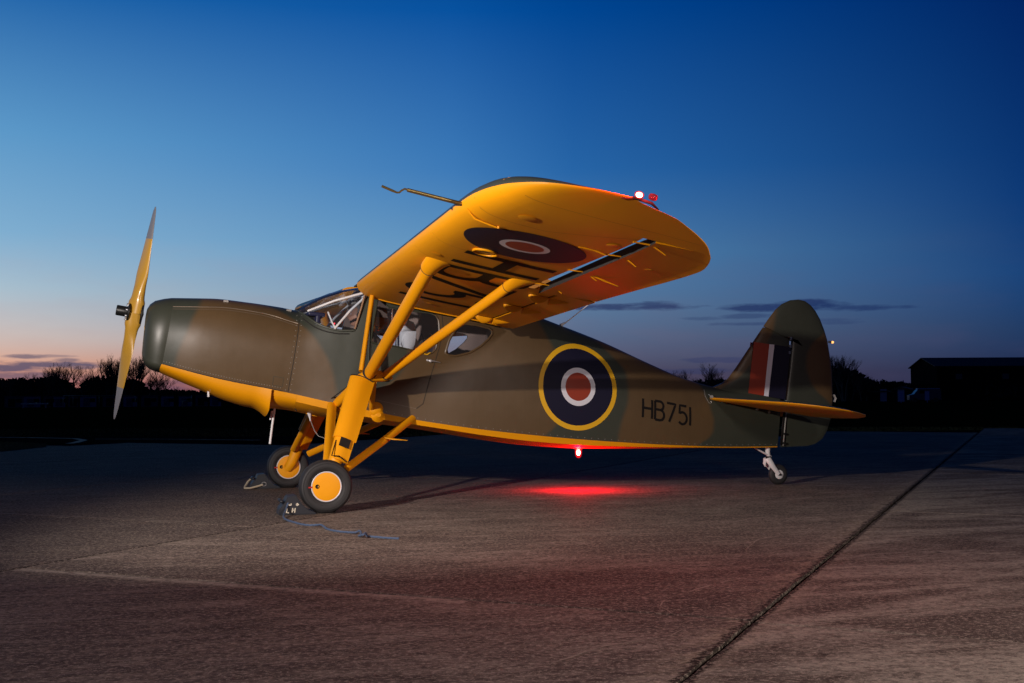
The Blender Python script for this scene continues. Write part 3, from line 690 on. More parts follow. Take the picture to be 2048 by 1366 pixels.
# insignia and serial on the port side
RC = (2.652, 1.060)
def ring_poly(r0, r1, c_, n=64):
    V = []; F = []
    steps = max(1, int((r1-r0)/.03)+1)
    for j in range(steps+1):
        r = r0+(r1-r0)*j/steps
        for i in range(n): V.append((c_[0]+r*cos(2*pi*i/n), c_[1]+r*sin(2*pi*i/n)))
    for j in range(steps):
        for i in range(n): F.append((j*n+i, j*n+(i+1) % n, (j+1)*n+(i+1) % n, (j+1)*n+i))
    if r0 == 0: F = [f for f in F]
    return V, F
for port in (True, False):
    for nm, r0, r1, m, of in (("roundel_ring", .385, .435, m_decy, .003), ("roundel_ring", .190, .386, m_navy, .0032), ("roundel_ring", .140, .191, m_decw, .0034), ("roundel_centre", .001, .141, m_red, .0036)):
        V, F = ring_poly(r0, r1, RC); mesh(nm, [side(x, z, of, port) for x, z in V], F, AC, m, True)
def arc(cx0, cz0, rx, rz, a0, a1, n=14): return [(cx0+rx*cos(radians(a0+(a1-a0)*i/n)), cz0+rz*sin(radians(a0+(a1-a0)*i/n))) for i in range(n+1)]
GLY = {'H': ([[(0, 0), (0, 1)], [(.62, 0), (.62, 1)], [(0, .52), (.62, .52)]], .62),
       'B': ([[(0, 0), (0, 1)], [(0, 1), (.34, 1)]+arc(.34, .775, .23, .225, 90, -90)+[(0, .55)], [(.34, .55)]+arc(.34, .275, .28, .275, 90, -90)+[(0, 0)]], .62),
       '7': ([[(0, 1), (.60, 1), (.16, 0)]], .60),
       '5': ([[(.56, 1), (.10, 1), (.06, .56)]+arc(.28, .32, .30, .32, 125, -140, 18)], .58),
       '1': ([[(.04, 0), (.04, 1)]], .10)}
def glyph_strips(text, hgt, wfac, st, gapw):
    x = 0; out = []
    for ch in text:
        strokes, wd = GLY[ch]; V = []; F = []
        for s_ in strokes:
            pts = [(x+a*hgt*wfac, b*hgt) for a, b in s_]
            # extend open straight ends so corners are square
            v, f = ribbon(pts, st, .025); n = len(V); V += v; F += [tuple(i+n for i in q) for q in f]
        out.append((ch, V, F)); x += wd*hgt*wfac+gapw
    return out
sl = (0.844-.934)/(3.92-3.367)*1.0
for ch, V, F in glyph_strips("HB751", .190, .90, .025, .035):
    q = []
    for a, b in V: q.append(side(3.372+a+b*.10*0+.0+b*.075, .750+b-a*.165, .003) or Vector((3.4, -.3, .8)))
    mesh("serial_letter", q, F, AC, m_black, False)

# --- windshield: white tubes, panes
UP = [(.57, 0, 2.035), (.56, -.25, 2.02), (.53, -.42, 1.975), (.485, -.49, 1.925), (.47, -.505, 1.85), (.44, -.51, 1.70), (.415, -.505, 1.61)]
def sillp(x):
    z = cinterp(SILL, x); s_ = side(x, z, -.006); return s_
LO = [Vector((-.085, 0, 1.797))]+[sillp(x) for x in (-.07, -.03, .02, .09, .20, .36)]
LO[1] = Vector((-.075, -.16, 1.785)) if LO[1] is None else LO[1]
for port in (-1, 1):
    vs = []; fs = []
    for j, (a, b) in enumerate(zip(LO, UP)):
        a = Vector(a); b = Vector(b)
        for k in range(7):
            t = k/6; p = a.lerp(b, t)+Vector((-.02, 0, .055))*sin(pi*t)*(1-j/6.5); p.y = p.y*(-port); vs.append(p)
    for j in range(6):
        for k in range(6): fs.append((j*7+k, j*7+k+1, (j+1)*7+k+1, (j+1)*7+k))
    mesh("windshield_pane", vs, fs, AC, m_glass, True)
    s_ = -port*1.0
    def Y(v): return Vector((v[0], v[1]*s_, v[2]))
    MB().tube([Y((-.01, -.30, 1.775)), Y((.22, -.42, 1.865)), Y((.50, -.49, 1.945))], .012, 10).build("windshield_frame", m_white, AC)
    MB().tube([Y((.215, -.475, 1.600)), Y((.36, -.47, 1.77)), Y((.515, -.47, 1.915))], .012, 10).build("windshield_frame", m_white, AC)
    MB().tube([Y((.165, -.40, 1.76)), Y((.20, -.43, 1.66)), Y((.225, -.475, 1.60))], .016, 8, flat=.5).build("windshield_frame", m_white, AC)
MB().tube([(-.08, 0, 1.80), (.16, 0, 1.925), (.38, 0, 2.0), (.57, 0, 2.035)], .010, 8).build("windshield_frame", m_dark, AC)
# rim of the windshield opening
rim = [side(x, z, .004) for x, z in [(x, cinterp(SILL, x)) for x in frange(-.09, .40, 24)]]; rim = [r for r in rim if r]
MB().tube(rim, .011, 8).build("windshield_rim", m_greenp, AC); MB().tube([Vector((v.x, -v.y, v.z)) for v in rim], .011, 8).build("windshield_rim", m_greenp, AC)
rim2 = [side(x-.03, z-.03, .003) for x, z in [(x, cinterp(SILL, x)) for x in frange(-.03, .38, 20)]]
MB().tube([r for r in rim2 if r], .006, 6).build("windshield_rim", m_seam, AC)
# door post with pale edge
MB().tube([(.40, -.505, 1.60), (.455, -.507, 1.78), (.497, -.50, 1.93)], .009, 8).build("door_post", mat("tan_trim", (.30, .16, .08), .6), AC)
MB().tube([(.525, -.02-.50, 1.10), (.53, -.525, 1.45), (.545, -.52, 1.85)], .010, 8, flat=.5).build("door_post", m_greenp, AC)
# little wire loop antenna on the roof
MB().tube([Vector((.50, -.25, 2.03))+Vector((.035*cos(a), 0, .05*sin(a)+.0)) for a in frange(0, pi, 12)], .003, 6).build("loop_antenna", m_dark, AC)

# --- cabin interior
def sk(name, m, lo, hi, rot=0, ctr=None, bev=.04, parent=AC):
    mb = MB().box(lo, hi); bm = bmesh.new()
    me = bpy.data.meshes.new(name); me.from_pydata([tuple(v) for v in mb.v], [], mb.f); bm.from_mesh(me)
    bmesh.ops.bevel(bm, geom=bm.edges[:], offset=bev, segments=3, affect='EDGES', profile=.6)
    if rot: bmesh.ops.rotate(bm, verts=bm.verts, cent=ctr or ((lo[0]+hi[0])/2, (lo[1]+hi[1])/2, lo[2]), matrix=Matrix.Rotation(rot, 3, 'Y'))
    bm.to_mesh(me); bm.free(); return link(name, me, parent, m, True)
sk("cabin_floor", m_int, (.12, -.34, .875), (1.90, .34, .89), .13, (0, 0, .9), .005)
sk("instrument_panel", m_panel, (.02, -.40, 1.40), (.07, .40, 1.74), .1, None, .02)
for q in (-.28, -.15, -.02, .12, .26):
    MB().lathe([(.001, .002), (.038, .002), (.040, .010), (.046, .008)], (.078, q, 1.62), (1, 0, 0), 20).build("instrument_dial", m_black, AC)
sk("instrument_hood", m_panel, (-.02, -.40, 1.72), (.14, .40, 1.76), .1, None, .015)
for sy in (-.24, .24):
    sk("seat_cushion", m_seat, (.72, sy-.20, 1.03), (1.14, sy+.20, 1.14), .15, None, .04)
    sk("seat_backrest", m_seat, (1.12, sy-.20, 1.10), (1.22, sy+.20, 1.56), .22, None, .045)
    MB().tube([(1.20, sy-.14, 1.50), (1.17, sy-.13, 1.60), (1.10, sy-.11, 1.40)], .012, 6, flat=.4).build("seat_harness", m_black, AC)
    MB().tube([(.42, sy, 1.0), (.50, sy, 1.2), (.50, sy, 1.38)], .012, 8).build("control_stick", m_dark, AC)
sk("rear_seat", m_seat, (1.42, -.40, 1.0), (1.90, .40, 1.12), .13, None, .04); sk("rear_seat_back", m_seat, (1.80, -.40, 1.05), (1.92, .40, 1.50), .2, None, .04)
MB().tube([(.50, -.47, 1.90), (.46, -.35, 1.93), (.46, .35, 1.93), (.50, .47, 1.90)], .014, 8).build("cabin_tube", m_white, AC)
MB().tube([(1.22, -.47, 1.72), (1.22, -.3, 1.86), (1.22, .3, 1.86), (1.22, .47, 1.72)], .014, 8).build("cabin_tube", m_seat, AC)
MB().tube([(1.22, -.48, 1.80), (1.25, -.49, 1.5), (1.35, -.48, 1.2), (1.5, -.47, 1.0)], .012, 8).build("cabin_tube", m_seat, AC)
MB().tube([(.53, 0.10, 1.93), (.57, -.02, 1.85), (.62, -.12, 1.80)], .012, 8).build("compass_bracket", m_dark, AC)
MB().lathe([(.001, -.03), (.024, -.03), (.028, 0), (.024, .02), (.001, .022)], (.42, -.30, 1.87), (-1, -.4, 0), 20).build("compass", m_greym, AC)
MB().lathe([(.001, -.033), (.013, -.033)], (.42, -.30, 1.87), (1, .4, 0), 16).build("compass_face", m_black, AC)
sk("cabin_lamp", emitter("cockpit_red_lamp", (1, .03, .05), 3.0), (.235, -.30, 1.655), (.245, -.29, 1.667), 0, None, .002)

# ------------------------------------------------------------------ wings
XLE, ZLE, INC, DIH = .4197, 2.047, .2514, .0356
TL = [(0, -.02), (.01, -.052), (.03, -.075), (.07, -.098), (.14, -.115), (.25, -.120), (.4, -.115), (.8, -.092), (1.2, -.062), (1.62, -.042)]
TU = [(0, -.02), (.01, .012), (.03, .036), (.07, .060), (.14, .082), (.25, .098), (.45, .102), (.8, .078), (1.2, .022), (1.62, -.036)]
def Wp(s, y, t): return Vector((XLE+s*cos(INC)+t*sin(INC), y, ZLE-s*sin(INC)+t*cos(INC)+(abs(y)-.55)*tan(DIH)))
LEC = [(0, 0), (4.3, 0), (4.6, .008), (4.80, .03), (5.03, .085), (5.20, .165), (5.33, .265), (5.43, .40), (5.50, .54), (5.54, .68)]
TEC = [(0, 1.56), (2.6, 1.56), (3.6, 1.58), (4.3, 1.60), (4.54, 1.595), (4.84, 1.52), (5.02, 1.425), (5.15, 1.34), (5.28, 1.22), (5.40, 1.08), (5.48, .97), (5.54, .76)]
def tt(s, y, keys):
    """thickness with the tip thinned and the section stretched between the tip outline"""
    a = cinterp(LEC, abs(y)); b = cinterp(TEC, abs(y)); f = min(1, max(0, (s-a)/(b-a))); k = (b-a)/1.58
    th = max(0.0, 1-max(0, (abs(y)-4.6)/.95)**2.6)
    mid = -.02-.018*f
    return mid+(cinterp(keys, f*1.58)-(-.02-.018*f))*th*min(1, k*1.1)
def low(s, y): return tt(s, y, TL)
def upp(s, y): return tt(s, y, TU)
def wing_patch(ys, sa, sb, n=22, thin=1.0, drop=0.0, sgn=-1, closed=True, aft=1.0):
    """closed section loft between s=sa(y) and s=sb(y)"""
    vs = []; fs = []; m = 2*(n+1)
    for y in ys:
        a, b = sa(y), sb(y)
        ss = [a+(b-a)*(1-cos(pi*i/n))/2 for i in range(n+1)]
        dr = lambda s: drop*max(0, 1-(s-a)/(b-a)*1.1)*(1-.55*max(0, (y-2.8)/2.2)); lo_ = [Wp(s, sgn*y, low(s, y)*thin+(1-thin)*-.03-dr(s)) for s in ss]; up_ = [Wp(s, sgn*y, upp(s, y)*thin+(1-thin)*-.03-dr(s)) for s in ss]
        vs += lo_+up_[::-1]
    for i in range(len(ys)-1):
        for k in range(m): fs.append((i*m+k, i*m+(k+1) % m, (i+1)*m+(k+1) % m, (i+1)*m+k))
    fs.append(tuple(range(m))); fs.append(tuple(range((len(ys)-1)*m, len(ys)*m)))
    return vs, fs
def wing_mats(o, name_top=None):
    for p in o.data.polygons:
        n = p.normal; p.material_index = 1 if n.z*cos(INC)+n.x*sin(INC) > .12 else 0
m_wtop = camo("wing_upper_camouflage", [(1, [(.2, 0), (.9, 2.2)])], first=0)
SPANMAIN = [.53, .6, .8, 1.2, 1.6, 2.0, 2.4, 2.78]
INSIG = []
for sg in (-1, 1):
    # main panel: inner part ends at the flap, outer part at the aileron slot
    vs, fs = wing_patch(SPANMAIN, lambda y: cinterp(LEC, y), lambda y: 1.245, sgn=sg); o = mesh("wing_inner_panel", vs, fs, AC, [m_yel, m_wtop], True, 40); wing_mats(o)
    ysO = frange(2.78, 4.3, 6)+frange(4.45, 5.0, 8)
    vs, fs = wing_patch(ysO, lambda y: cinterp(LEC, y), lambda y: .998, sgn=sg); o = mesh("wing_outer_panel", vs, fs, AC, [m_yel, m_wtop], True, 40); wing_mats(o)
    ysT = frange(5.0, 5.5, 16)+[5.52, 5.535, 5.54]
    vs, fs = wing_patch(ysT, lambda y: cinterp(LEC, y), lambda y: cinterp(TEC, y), sgn=sg); o = mesh("wing_tip", vs, fs, AC, [m_yel, m_wtop], True, 40); wing_mats(o)
    # aileron hangs a little below the wing behind an open slot; flap with a fine gap
    vs, fs = wing_patch(frange(2.80, 4.3, 6)+frange(4.4, 4.992, 8), lambda y: 1.085, lambda y: cinterp(TEC, y), thin=.58, drop=.050, sgn=sg); o = mesh("aileron", vs, fs, AC, [m_yel, m_wtop, m_seam], True, 40); wing_mats(o)
    for i, p in enumerate(o.data.polygons):
        if p.normal.x < -.6 and p.center.x < XLE+1.14*cos(INC)+.06: p.material_index = 2
    vs, fs = wing_patch(frange(.56, 2.77, 9), lambda y: 1.262, lambda y: cinterp(TEC, y), thin=.95, drop=.008, sgn=sg); o = mesh("wing_flap", vs, fs, AC, [m_yel, m_wtop], True, 40); wing_mats(o)
    mb = MB(); mb.box((0, 0, 0), (.015, 2.2, .03), None)
    # dark strip inside the slot of the flap hinge
    vs = [Wp(1.243, sg*.56, low(1.24, 1)+.006), Wp(1.243, sg*2.78, low(1.24, 1)+.006), Wp(1.266, sg*2.78, low(1.24, 1)+.006), Wp(1.266, sg*.56, low(1.24, 1)+.006)]
    mesh("flap_gap_strip", vs, [(0, 1, 2, 3)], AC, m_black, False)
    # aileron hinges and mass balance arms
    for y in (3.02, 3.75, 4.45, 4.9):
        MB().tube([Wp(.98, sg*y, low(.98, y)-.004), Wp(1.10, sg*y, -.062), Wp(1.20, sg*y, low(1.2, y)-.038)], [.007, .011, .006], 8, flat=.6).build("aileron_hinge", m_yel, AC)
    for y, a0, a1 in ((3.78, 1.12, 1.36), (4.5, .78, .98)):
        MB().tube([Wp(a0, sg*y, low(a0, y)-.008), Wp((a0+a1)/2, sg*(y-.02), -.085), Wp(a1, sg*(y-.02), -.095)], [.004, .007, .003], 8).build("balance_arm", m_yel, AC)
    # flap hinge fairings: pairs of petals
    for y in (.90, 1.82, 2.52):
        def petal(sa, sb, dep):
            mb = MB(); P_ = []; n = 10
            for k in range(n+1):
                t = k/n; s_ = sa+(sb-sa)*t
                h = dep*sin(pi*min(1, t*.98+.02))**.6 if sa < 1.22 else dep*(1-t)**.8
                P_.append((s_, h))
            vs = []; fs = []
            for s_, h in P_:
                for q in range(7):
                    a = pi*q/6; vs.append(Wp(s_, sg*y+.028*cos(a)*min(1, h/.03+.2), low(s_, y)-.005-h*sin(a)))
            for i in range(n):
                for q in range(6): fs.append((i*7+q, i*7+q+1, (i+1)*7+q+1, (i+1)*7+q))
            fs.append(tuple(range(7))); return mesh("flap_hinge_fairing", vs, fs, AC, m_yel, True, 50)
        petal(1.09, 1.256, .058); petal(1.264, 1.43, .052)
    # wing-root fillet edge
    MB().tube([Wp(s, sg*.60, low(s, .6)-.004) for s in frange(.16, 1.5, 12)], .006, 6).build("wing_root_trim", m_yel, AC)
    # aileron end gap line, panel ribs
    if sg == -1:
        def wl(name, pts, wd=.006, m=m_seamy, off=.003):
            V, F = ribbon(pts, wd, .05); mesh(name, [Wp(a, -b, low(a, b)-off) for a, b in V], F, AC, m, False)
        def wo(name, poly, m, off=.003, holes=(), step=.06): V, F = fill2d(poly, holes, step); mesh(name, [Wp(a, -b, low(a, b)-off) for a, b in V], F, AC, m, True)
        wl("wing_panel_seam", [(.02, 4.68), (.5, 4.68), (1.03, 4.99)], .005, mat("seam_tone", (.42, .17, .01), .6))
        m_rib = bpy.data.materials["seam_tone"]
        for y in (5.15,): wl("wing_panel_seam", [(.20, y), (1.1, y), (1.30, y)], .004, m_rib)
        for y in (1.4, 2.2, 3.05, 3.6): wl("wing_panel_seam", [(.02, y), (.5, y), (1.02, y)], .0035, m_rib)
        for (a, b, ra, rb) in ((.32, 4.86, .07, .10), (.93, 4.72, .06, .09), (.16, 3.2, .05, .05), (.62, 1.05, .05, .05), (1.3, 3.6, .04, .05), (1.35, 4.3, .04, .05), (.55, 2.75, .05, .05)):
            V = circ(a, b, ra*.8, 28); n = 28; vs = [Wp(p_[0], -p_[1], low(p_[0], p_[1])-.0035) for p_ in V]+[Wp(a+(p_[0]-a)*.86, -(b+(p_[1]-b)*.86), low(p_[0], p_[1])-.0050) for p_ in V]
            mesh("inspection_cover", vs, [(i, (i+1) % n, n+(i+1) % n, n+i) for i in range(n)]+[tuple(range(n, 2*n))], AC, m_yel, True, 20)
        # underwing roundel
        C0 = (.535, 4.14)
        for nm, r0, r1, m, of in (("roundel_ring", .165, .405, m_navy, .003), ("roundel_ring", .125, .168, m_decw, .0034), ("roundel_centre", .001, .127, m_red, .0038)):
            V, F = ring_poly(r0, r1, C0, 72); mesh(nm, [Wp(a, -b, low(a, b)-of) for a, b in V], F, AC, m, True)
        # registration under the wing: tops of the letters towards the trailing edge, read from the tip inwards
        LH = .66; s0 = .285
        for (ch, y0, wdt) in (("H", 3.57, .39), ("B", 2.96, .40), ("7", 2.52, .53), ("5", 1.98, .42), ("1", 1.29, .03)):
            strokes, wd = GLY[ch]; V = []; F = []
            for st_ in strokes:
                pts = [(s0+b*LH, y0-a/wd*wdt) for a, b in st_]
                v, f = ribbon(pts, .098, .04); n = len(V); V += v; F += [tuple(i+n for i in q) for q in f]
            mesh("underwing_letter", [Wp(a, -b, low(a, b)-.003) for a, b in V], F, AC, m_black, False)
        # landing light: recessed bowl with a bright rim
        V = circ(.385, 3.72, .075, 32)
        mesh("landing_light", [Wp(a, -b, low(a, b)-.004) for a, b in V]+[Wp(.385+(a-.385)*.5, -(3.72+(b-3.72)*.5), low(a, b)-.011) for a, b in V], [(i, (i+1) % 32, 32+(i+1) % 32, 32+i) for i in range(32)]+[tuple(range(32, 64))], AC, m_brass, True)
        MB().tube([Wp(a, -b, low(a, b)-.010) for a, b in circ(.385, 3.72, .082, 32)]+[Wp(*(lambda q: (q[0], -q[1], low(q[0], q[1])-.010))(circ(.385, 3.72, .082, 32)[0]))], .008, 6, cap=False).build("landing_light_rim", m_yel, AC)
        # tie-down / vent tube under the tip
        MB().tube([Wp(.03, -4.50, low(.03, 4.5)-.005), Wp(.09, -4.50, low(.09, 4.5)-.018), Wp(.24, -4.50, low(.24, 4.5)-.014)], [.004, .006, .005], 8).build("vent_tube", m_yel, AC)
        MB().lathe([(.001, -.007), (.008, -.007), (.009, .006), (.001, .008)], Wp(.25, -4.50, low(.25, 4.5)-.01), (0, 0, 1), 12).build("vent_bracket", m_yel, AC)
        # pressure head in front of the leading edge
        a = Wp(.02, -4.42, -.035); d = Vector((-1, 0, .205)).normalized()
        MB().tube([a, a+d*.36], [.013, .012], 10).build("pitot_tube", m_brass, AC)
        MB().tube([a+d*.35, a+d*.375+Vector((0, 0, .003)), a+d*.395+Vector((0, 0, -.012)), a+d*.41+Vector((0, 0, -.028)), a+d*.425+Vector((0, 0, -.032)), a+d*.45+Vector((0, 0, -.028)), a+d*.52+Vector((0, 0, -.016))], [.007, .006, .006, .006, .006, .008, .008], 8).build("pitot_tube", m_brass, AC)
# roof over the cabin between the wings
vs = []; fs = []
for i, s_ in enumerate(frange(.13, 1.5, 20)):
    for k in range(9): y = -.6+1.2*k/8; p = Wp(s_, y, cinterp(TU, s_)+.012+.02*cos(y*2.4)); p.z = p.z if abs(y) > .55 else ZLE-s_*sin(INC)+(cinterp(TU, s_)+.012+.02*cos(y*2.4))*cos(INC); vs.append(p)
    if i: fs += [((i-1)*9+k, (i-1)*9+k+1, i*9+k+1, i*9+k) for k in range(8)]
o = mesh("cabin_roof", vs, fs, AC, m_camo, True); solidify(o, .01); bake(o)

# ------------------------------------------------------------------ struts and undercarriage
def fairing(name, p0, p1, c0, c1, th0, th1, m=m_yel, n=18, steps=6, chord=(1, 0, 0), bend=0, cut=None):
    """streamlined section between two points; chord runs along 'chord' direction"""
    p0, p1 = Vector(p0), Vector(p1); ax = (p1-p0).normalized(); ch = Vector(chord); ch = (ch-ax*ch.dot(ax)).normalized(); nn_ = ax.cross(ch)
    prof_ = []
    for k in range(n):
        a = 2*pi*k/n; x = cos(a); y = sin(a); x2 = -x
        wdt = (1-abs(x2))**.5 if x2 < 0 else (1-x2)**.85
        prof_.append((.5*x2, .5*(1 if y > 0 else -1)*(abs(y)**.9)*(1 if x2 < .0 else (1-x2*.9))))
    vs = []; fs = []
    for i in range(steps+1):
        t = i/steps; c_ = p0.lerp(p1, t); C_ = c0+(c1-c0)*t; T__ = th0+(th1-th0)*t
        for a, b in prof_: vs.append(c_+ch*a*C_+nn_*b*T__)
    fs = [(i*n+k, i*n+(k+1) % n, (i+1)*n+(k+1) % n, (i+1)*n+k) for i in range(steps) for k in range(n)]+[tuple(range(n)), tuple(range(steps*n, (steps+1)*n))]
    return mesh(name, vs, fs, AC, m, True, 40)
def mir(p, sg): return (p[0], -sg*p[1], p[2])           # port coordinates (y<0) -> side sg (-1 port, +1 starboard)
def band(c_, ax, r, m=m_seam, flat=1, up=None):
    c_, ax = Vector(c_), Vector(ax).normalized(); MB().tube([c_-ax*.003, c_+ax*.003], r, 18, flat=flat, up=up).build("strut_clamp", m, AC)
for sg in (-1, 1):
    q = lambda x, y, z: Vector((x, y if sg == -1 else -y, z))
    apex = q(.455, -.93, 1.175)
    # wing struts: front, rear and the slim cabane strut
    ftop = Wp(.20, sg*3.0, low(.20, 3.0)); rtop = Wp(.865, sg*3.03, low(.865, 3.03))
    fb = apex+Vector((.0, 0, -.01)); rb = q(.60, -.93, 1.155)
    def strut(a, b, r, fl, capr, caplen):
        d = (b-a).normalized(); e = b-d*caplen
        MB().tube([a, a.lerp(e, .33), a.lerp(e, .66), e], [r*.97, r, r, r], 20, flat=fl, up=(1, 0, 0)).build("wing_strut", m_yel, AC)
        # end fairing flares into the wing
        vs = []; n = 20; fs = []
        for i in range(7):
            t = i/6; c_ = e+(b-e)*t+Vector((1, 0, -.256)).normalized()*capr*.55*t**1.5
            cx_ = r*1.06+(capr-r)*t**1.2; cy_ = r*1.06*(1-.1*t)
            u_ = (Vector((1, 0, 0))-d*d.x*(1-t)); u_ = u_.lerp(Vector((cos(INC), 0, -sin(INC))), t).normalized(); v_ = d.lerp(Vector((sin(INC), 0, cos(INC))), t).normalized().cross(u_)
            for k in range(n): a_ = 2*pi*k/n; vs.append(c_+u_*cos(a_)*cx_+v_*sin(a_)*cy_*(1 if cos(a_) < .0 else (1-.45*cos(a_)*t)))
        fs = [(i*n+k, i*n+(k+1) % n, (i+1)*n+(k+1) % n, (i+1)*n+k) for i in range(6) for k in range(n)]
        mesh("strut_fairing", vs, fs, AC, m_yel, True, 50); band(e, d, r*1.09)
    strut(fb, ftop+Vector((0, 0, .02)), .062, .80, .125, .17); strut(rb, rtop+Vector((0, 0, .02)), .044, .80, .125, .19)
    MB().tube([q(.40, -.86, 1.20), q(.545, -.625, 1.93)], .033, 14, flat=.7, up=(1, 0, 0)).build("wing_strut", m_yel, AC)
    band(fb+(ftop-fb).normalized()*.05, ftop-fb, .066, flat=.9); band(rb+(rtop-rb).normalized()*.03, rtop-rb, .048)
    # apex fitting: sleeve joining struts, outrigger and leg
    MB().tube([q(.36, -.93, 1.13), q(.46, -.93, 1.16), q(.60, -.93, 1.15), q(.66, -.93, 1.165)], [.035, .062, .046, .040], 16).build("strut_fitting", m_yel, AC)
    MB().tube([q(.44, -.93, 1.14), q(.32, -.72, 1.02), q(.23, -.46, .90)], [.058, .050, .044], 14, flat=.8, up=(1, 0, 0)).build("outrigger", m_yel, AC)
    MB().tube([q(.50, -.93, 1.10), q(.53, -.72, .97), q(.56, -.46, .85)], [.045, .042, .038], 14, flat=.6, up=(1, 0, 0)).build("outrigger", m_yel, AC)
    MB().tube([q(.385, -.905, 1.16), q(.30, -.70, 1.06), q(.19, -.47, .955)], .006, 6).build("outrigger_edge", m_seam, AC)
    # root cuffs on the fuselage side
    MB().tube([q(.62, -.54, .80), q(.62, -.50, .80)], [.02, .07], 16).build("outrigger_cuff", m_yel, AC)
    mb = MB(); mb.lathe([(.001, -.012), (.045, -.008), (.065, .01), (.068, .05)], q(.60, -.53, .855), (0, -sg, 0), 20); mb.build("outrigger_cuff", m_yel, AC)
    # main leg: upper fairing (outer sleeve) and lower sleeve
    L0, L1, L2 = q(.395, -.955, 1.125), q(.185, -1.28, .60), q(.118, -1.375, .425)
    fairing("leg_fairing", L0, L1, .225, .205, .095, .09); fairing("leg_lower_sleeve", L1+(L0-L1)*.04, L2, .175, .165, .075, .07)
    dd_ = (L2-L1).normalized()
    MB().tube([L1+(L0-L1)*.0+Vector((-.075, sg*.03, .0)), L2+Vector((-.06, sg*.04, .05)), L2+Vector((.0, sg*.046, .045)), L2+Vector((.07, sg*.03, -.01))], .005, 6).build("brake_line", m_black, AC)
    # trailing edge strip and id plate
    band(L0+(L1-L0).normalized()*.003, L1-L0, .113, flat=.44, up=(0, 1, 0))
    pl = L1.lerp(L0, .02)+Vector((.035, sg*.044, -.035)); ex = Vector((1, 0, -.1)).normalized()
    u_ = (L1-L0).normalized(); v_ = Vector((1, 0, 0)); v_ = (v_-u_*v_.dot(u_)).normalized(); n_ = u_.cross(v_); n_ = n_ if n_.y*sg > 0 else -n_
    P0 = L1.lerp(L2, .25)+n_*.043+v_*.012
    mesh("leg_plate", [P0+v_*a+u_*b+n_*c_ for a, b, c_ in ((-.045, -.055, -.001), (.045, -.05, -.012), (.045, .04, -.012), (-.045, .035, -.001))], [(0, 1, 2, 3)], AC, m_dark, False)
    # front brace (flat fairing), rear brace with step
    fairing("front_brace", q(.19, -.50, .90), q(.045, -1.27, .41), .085, .085, .055, .05)
    MB().tube([q(.985, -.47, .785), q(.60, -.90, .575), q(.20, -1.32, .36)], .034, 14, flat=.6, up=(1, 0, .6)).build("rear_brace", m_yel, AC)
    MB().lathe([(.001, -.03), (.018, -.03), (.022, 0), (.04, .02)], q(.995, -.46, .80), (0, -sg, 0), 14).build("brace_fitting", m_yel, AC)
    for k in range(3): MB().tube([q(.975+.02*k, -.475, .79+.02*(k-1)), q(.985+.02*k, -.51, .79+.02*(k-1))], .006, 6).build("brace_bolt", m_black, AC)
    MB().tube([q(.60, -.90, .60), q(.68, -.96, .587), q(.80, -.98, .575)], [.014, .022, .008], 10, flat=.4).build("step", m_yel, AC)
    # wheel: tyre, hub disc, rim, valve hole
    wx, wy, r = .0, -1.455, .222
    cen = q(wx, wy, r)
    wh = bpy.data.objects.new("wheel", None); COL.objects.link(wh); wh.parent = AC; wh.location = cen
    prof_ = [(.118, -.052), (.128, -.060), (.150, -.072), (.180, -.078), (.205, -.068), (.216, -.048), (.221, -.024), (.222, 0), (.221, .024), (.216, .048), (.205, .068), (.180, .078), (.150, .072), (.128, .060), (.118, .052)]
    tb = MB().lathe(prof_, (0, 0, 0), (0, 1, 0), 72)
    for v in tb.v:
        if v.z < -.205: v.z = -.2215+(v.z+.2215)*.2
    tb.build("tyre", m_rubber, wh)
    for ro, h in ((.156, .0745), (.192, .0765), (.134, .0665)):
        for s_ in (-1, 1): MB().tube([Vector((ro*cos(a), s_*h, ro*sin(a))) for a in frange(0, 2*pi, 60)], .0022, 5, cap=False).build("tyre_rib", m_rubber, wh)
    for s_ in (-1, 1):
        MB().lathe([(.116, s_*.050), (.127, s_*.064), (.1225, s_*.0665), (.117, s_*.063)], (0, 0, 0), (0, 1, 0), 56).build("rim", mat("rim_paint", (.62,.60,.62), .4), wh)
        MB().lathe([(.001, s_*.069), (.06, s_*.068), (.105, s_*.0655), (.1175, s_*.0625), (.118, s_*.05)], (0, 0, 0), (0, 1, 0), 56).build("hub_disc", m_yel, wh)
    sd = sg
    MB().lathe([(.001, 0), (.013, 0), (.0165, .001), (.018, .0035)], (-.076, -.0675, .003), (0, -1, 0), 20).build("valve_hole", m_black, wh)
    MB().lathe([(.001, 0.004), (.005, .004), (.006, .0)], (-.074, -.068, .002), (0, -1, 0), 10).build("valve", m_brass, wh)
    mesh("red_tyre_mark", [(-.118, -.0683, -.008), (-.150, -.0748, -.010), (-.152, -.0752, .002), (-.118, -.0683, .005)], [(0, 1, 2, 3)], wh, mat("creep_mark_red", (.45, .02, .015), .6), False)
    # axle and brake plate on the inner side
    MB().tube([q(.10, -1.36, .44), q(.03, -1.36, .27), q(.0, -1.38, .222), q(.0, -1.45, .222)], [.06, .055, .05, .03], 14).build("axle_fork", m_yel, AC)
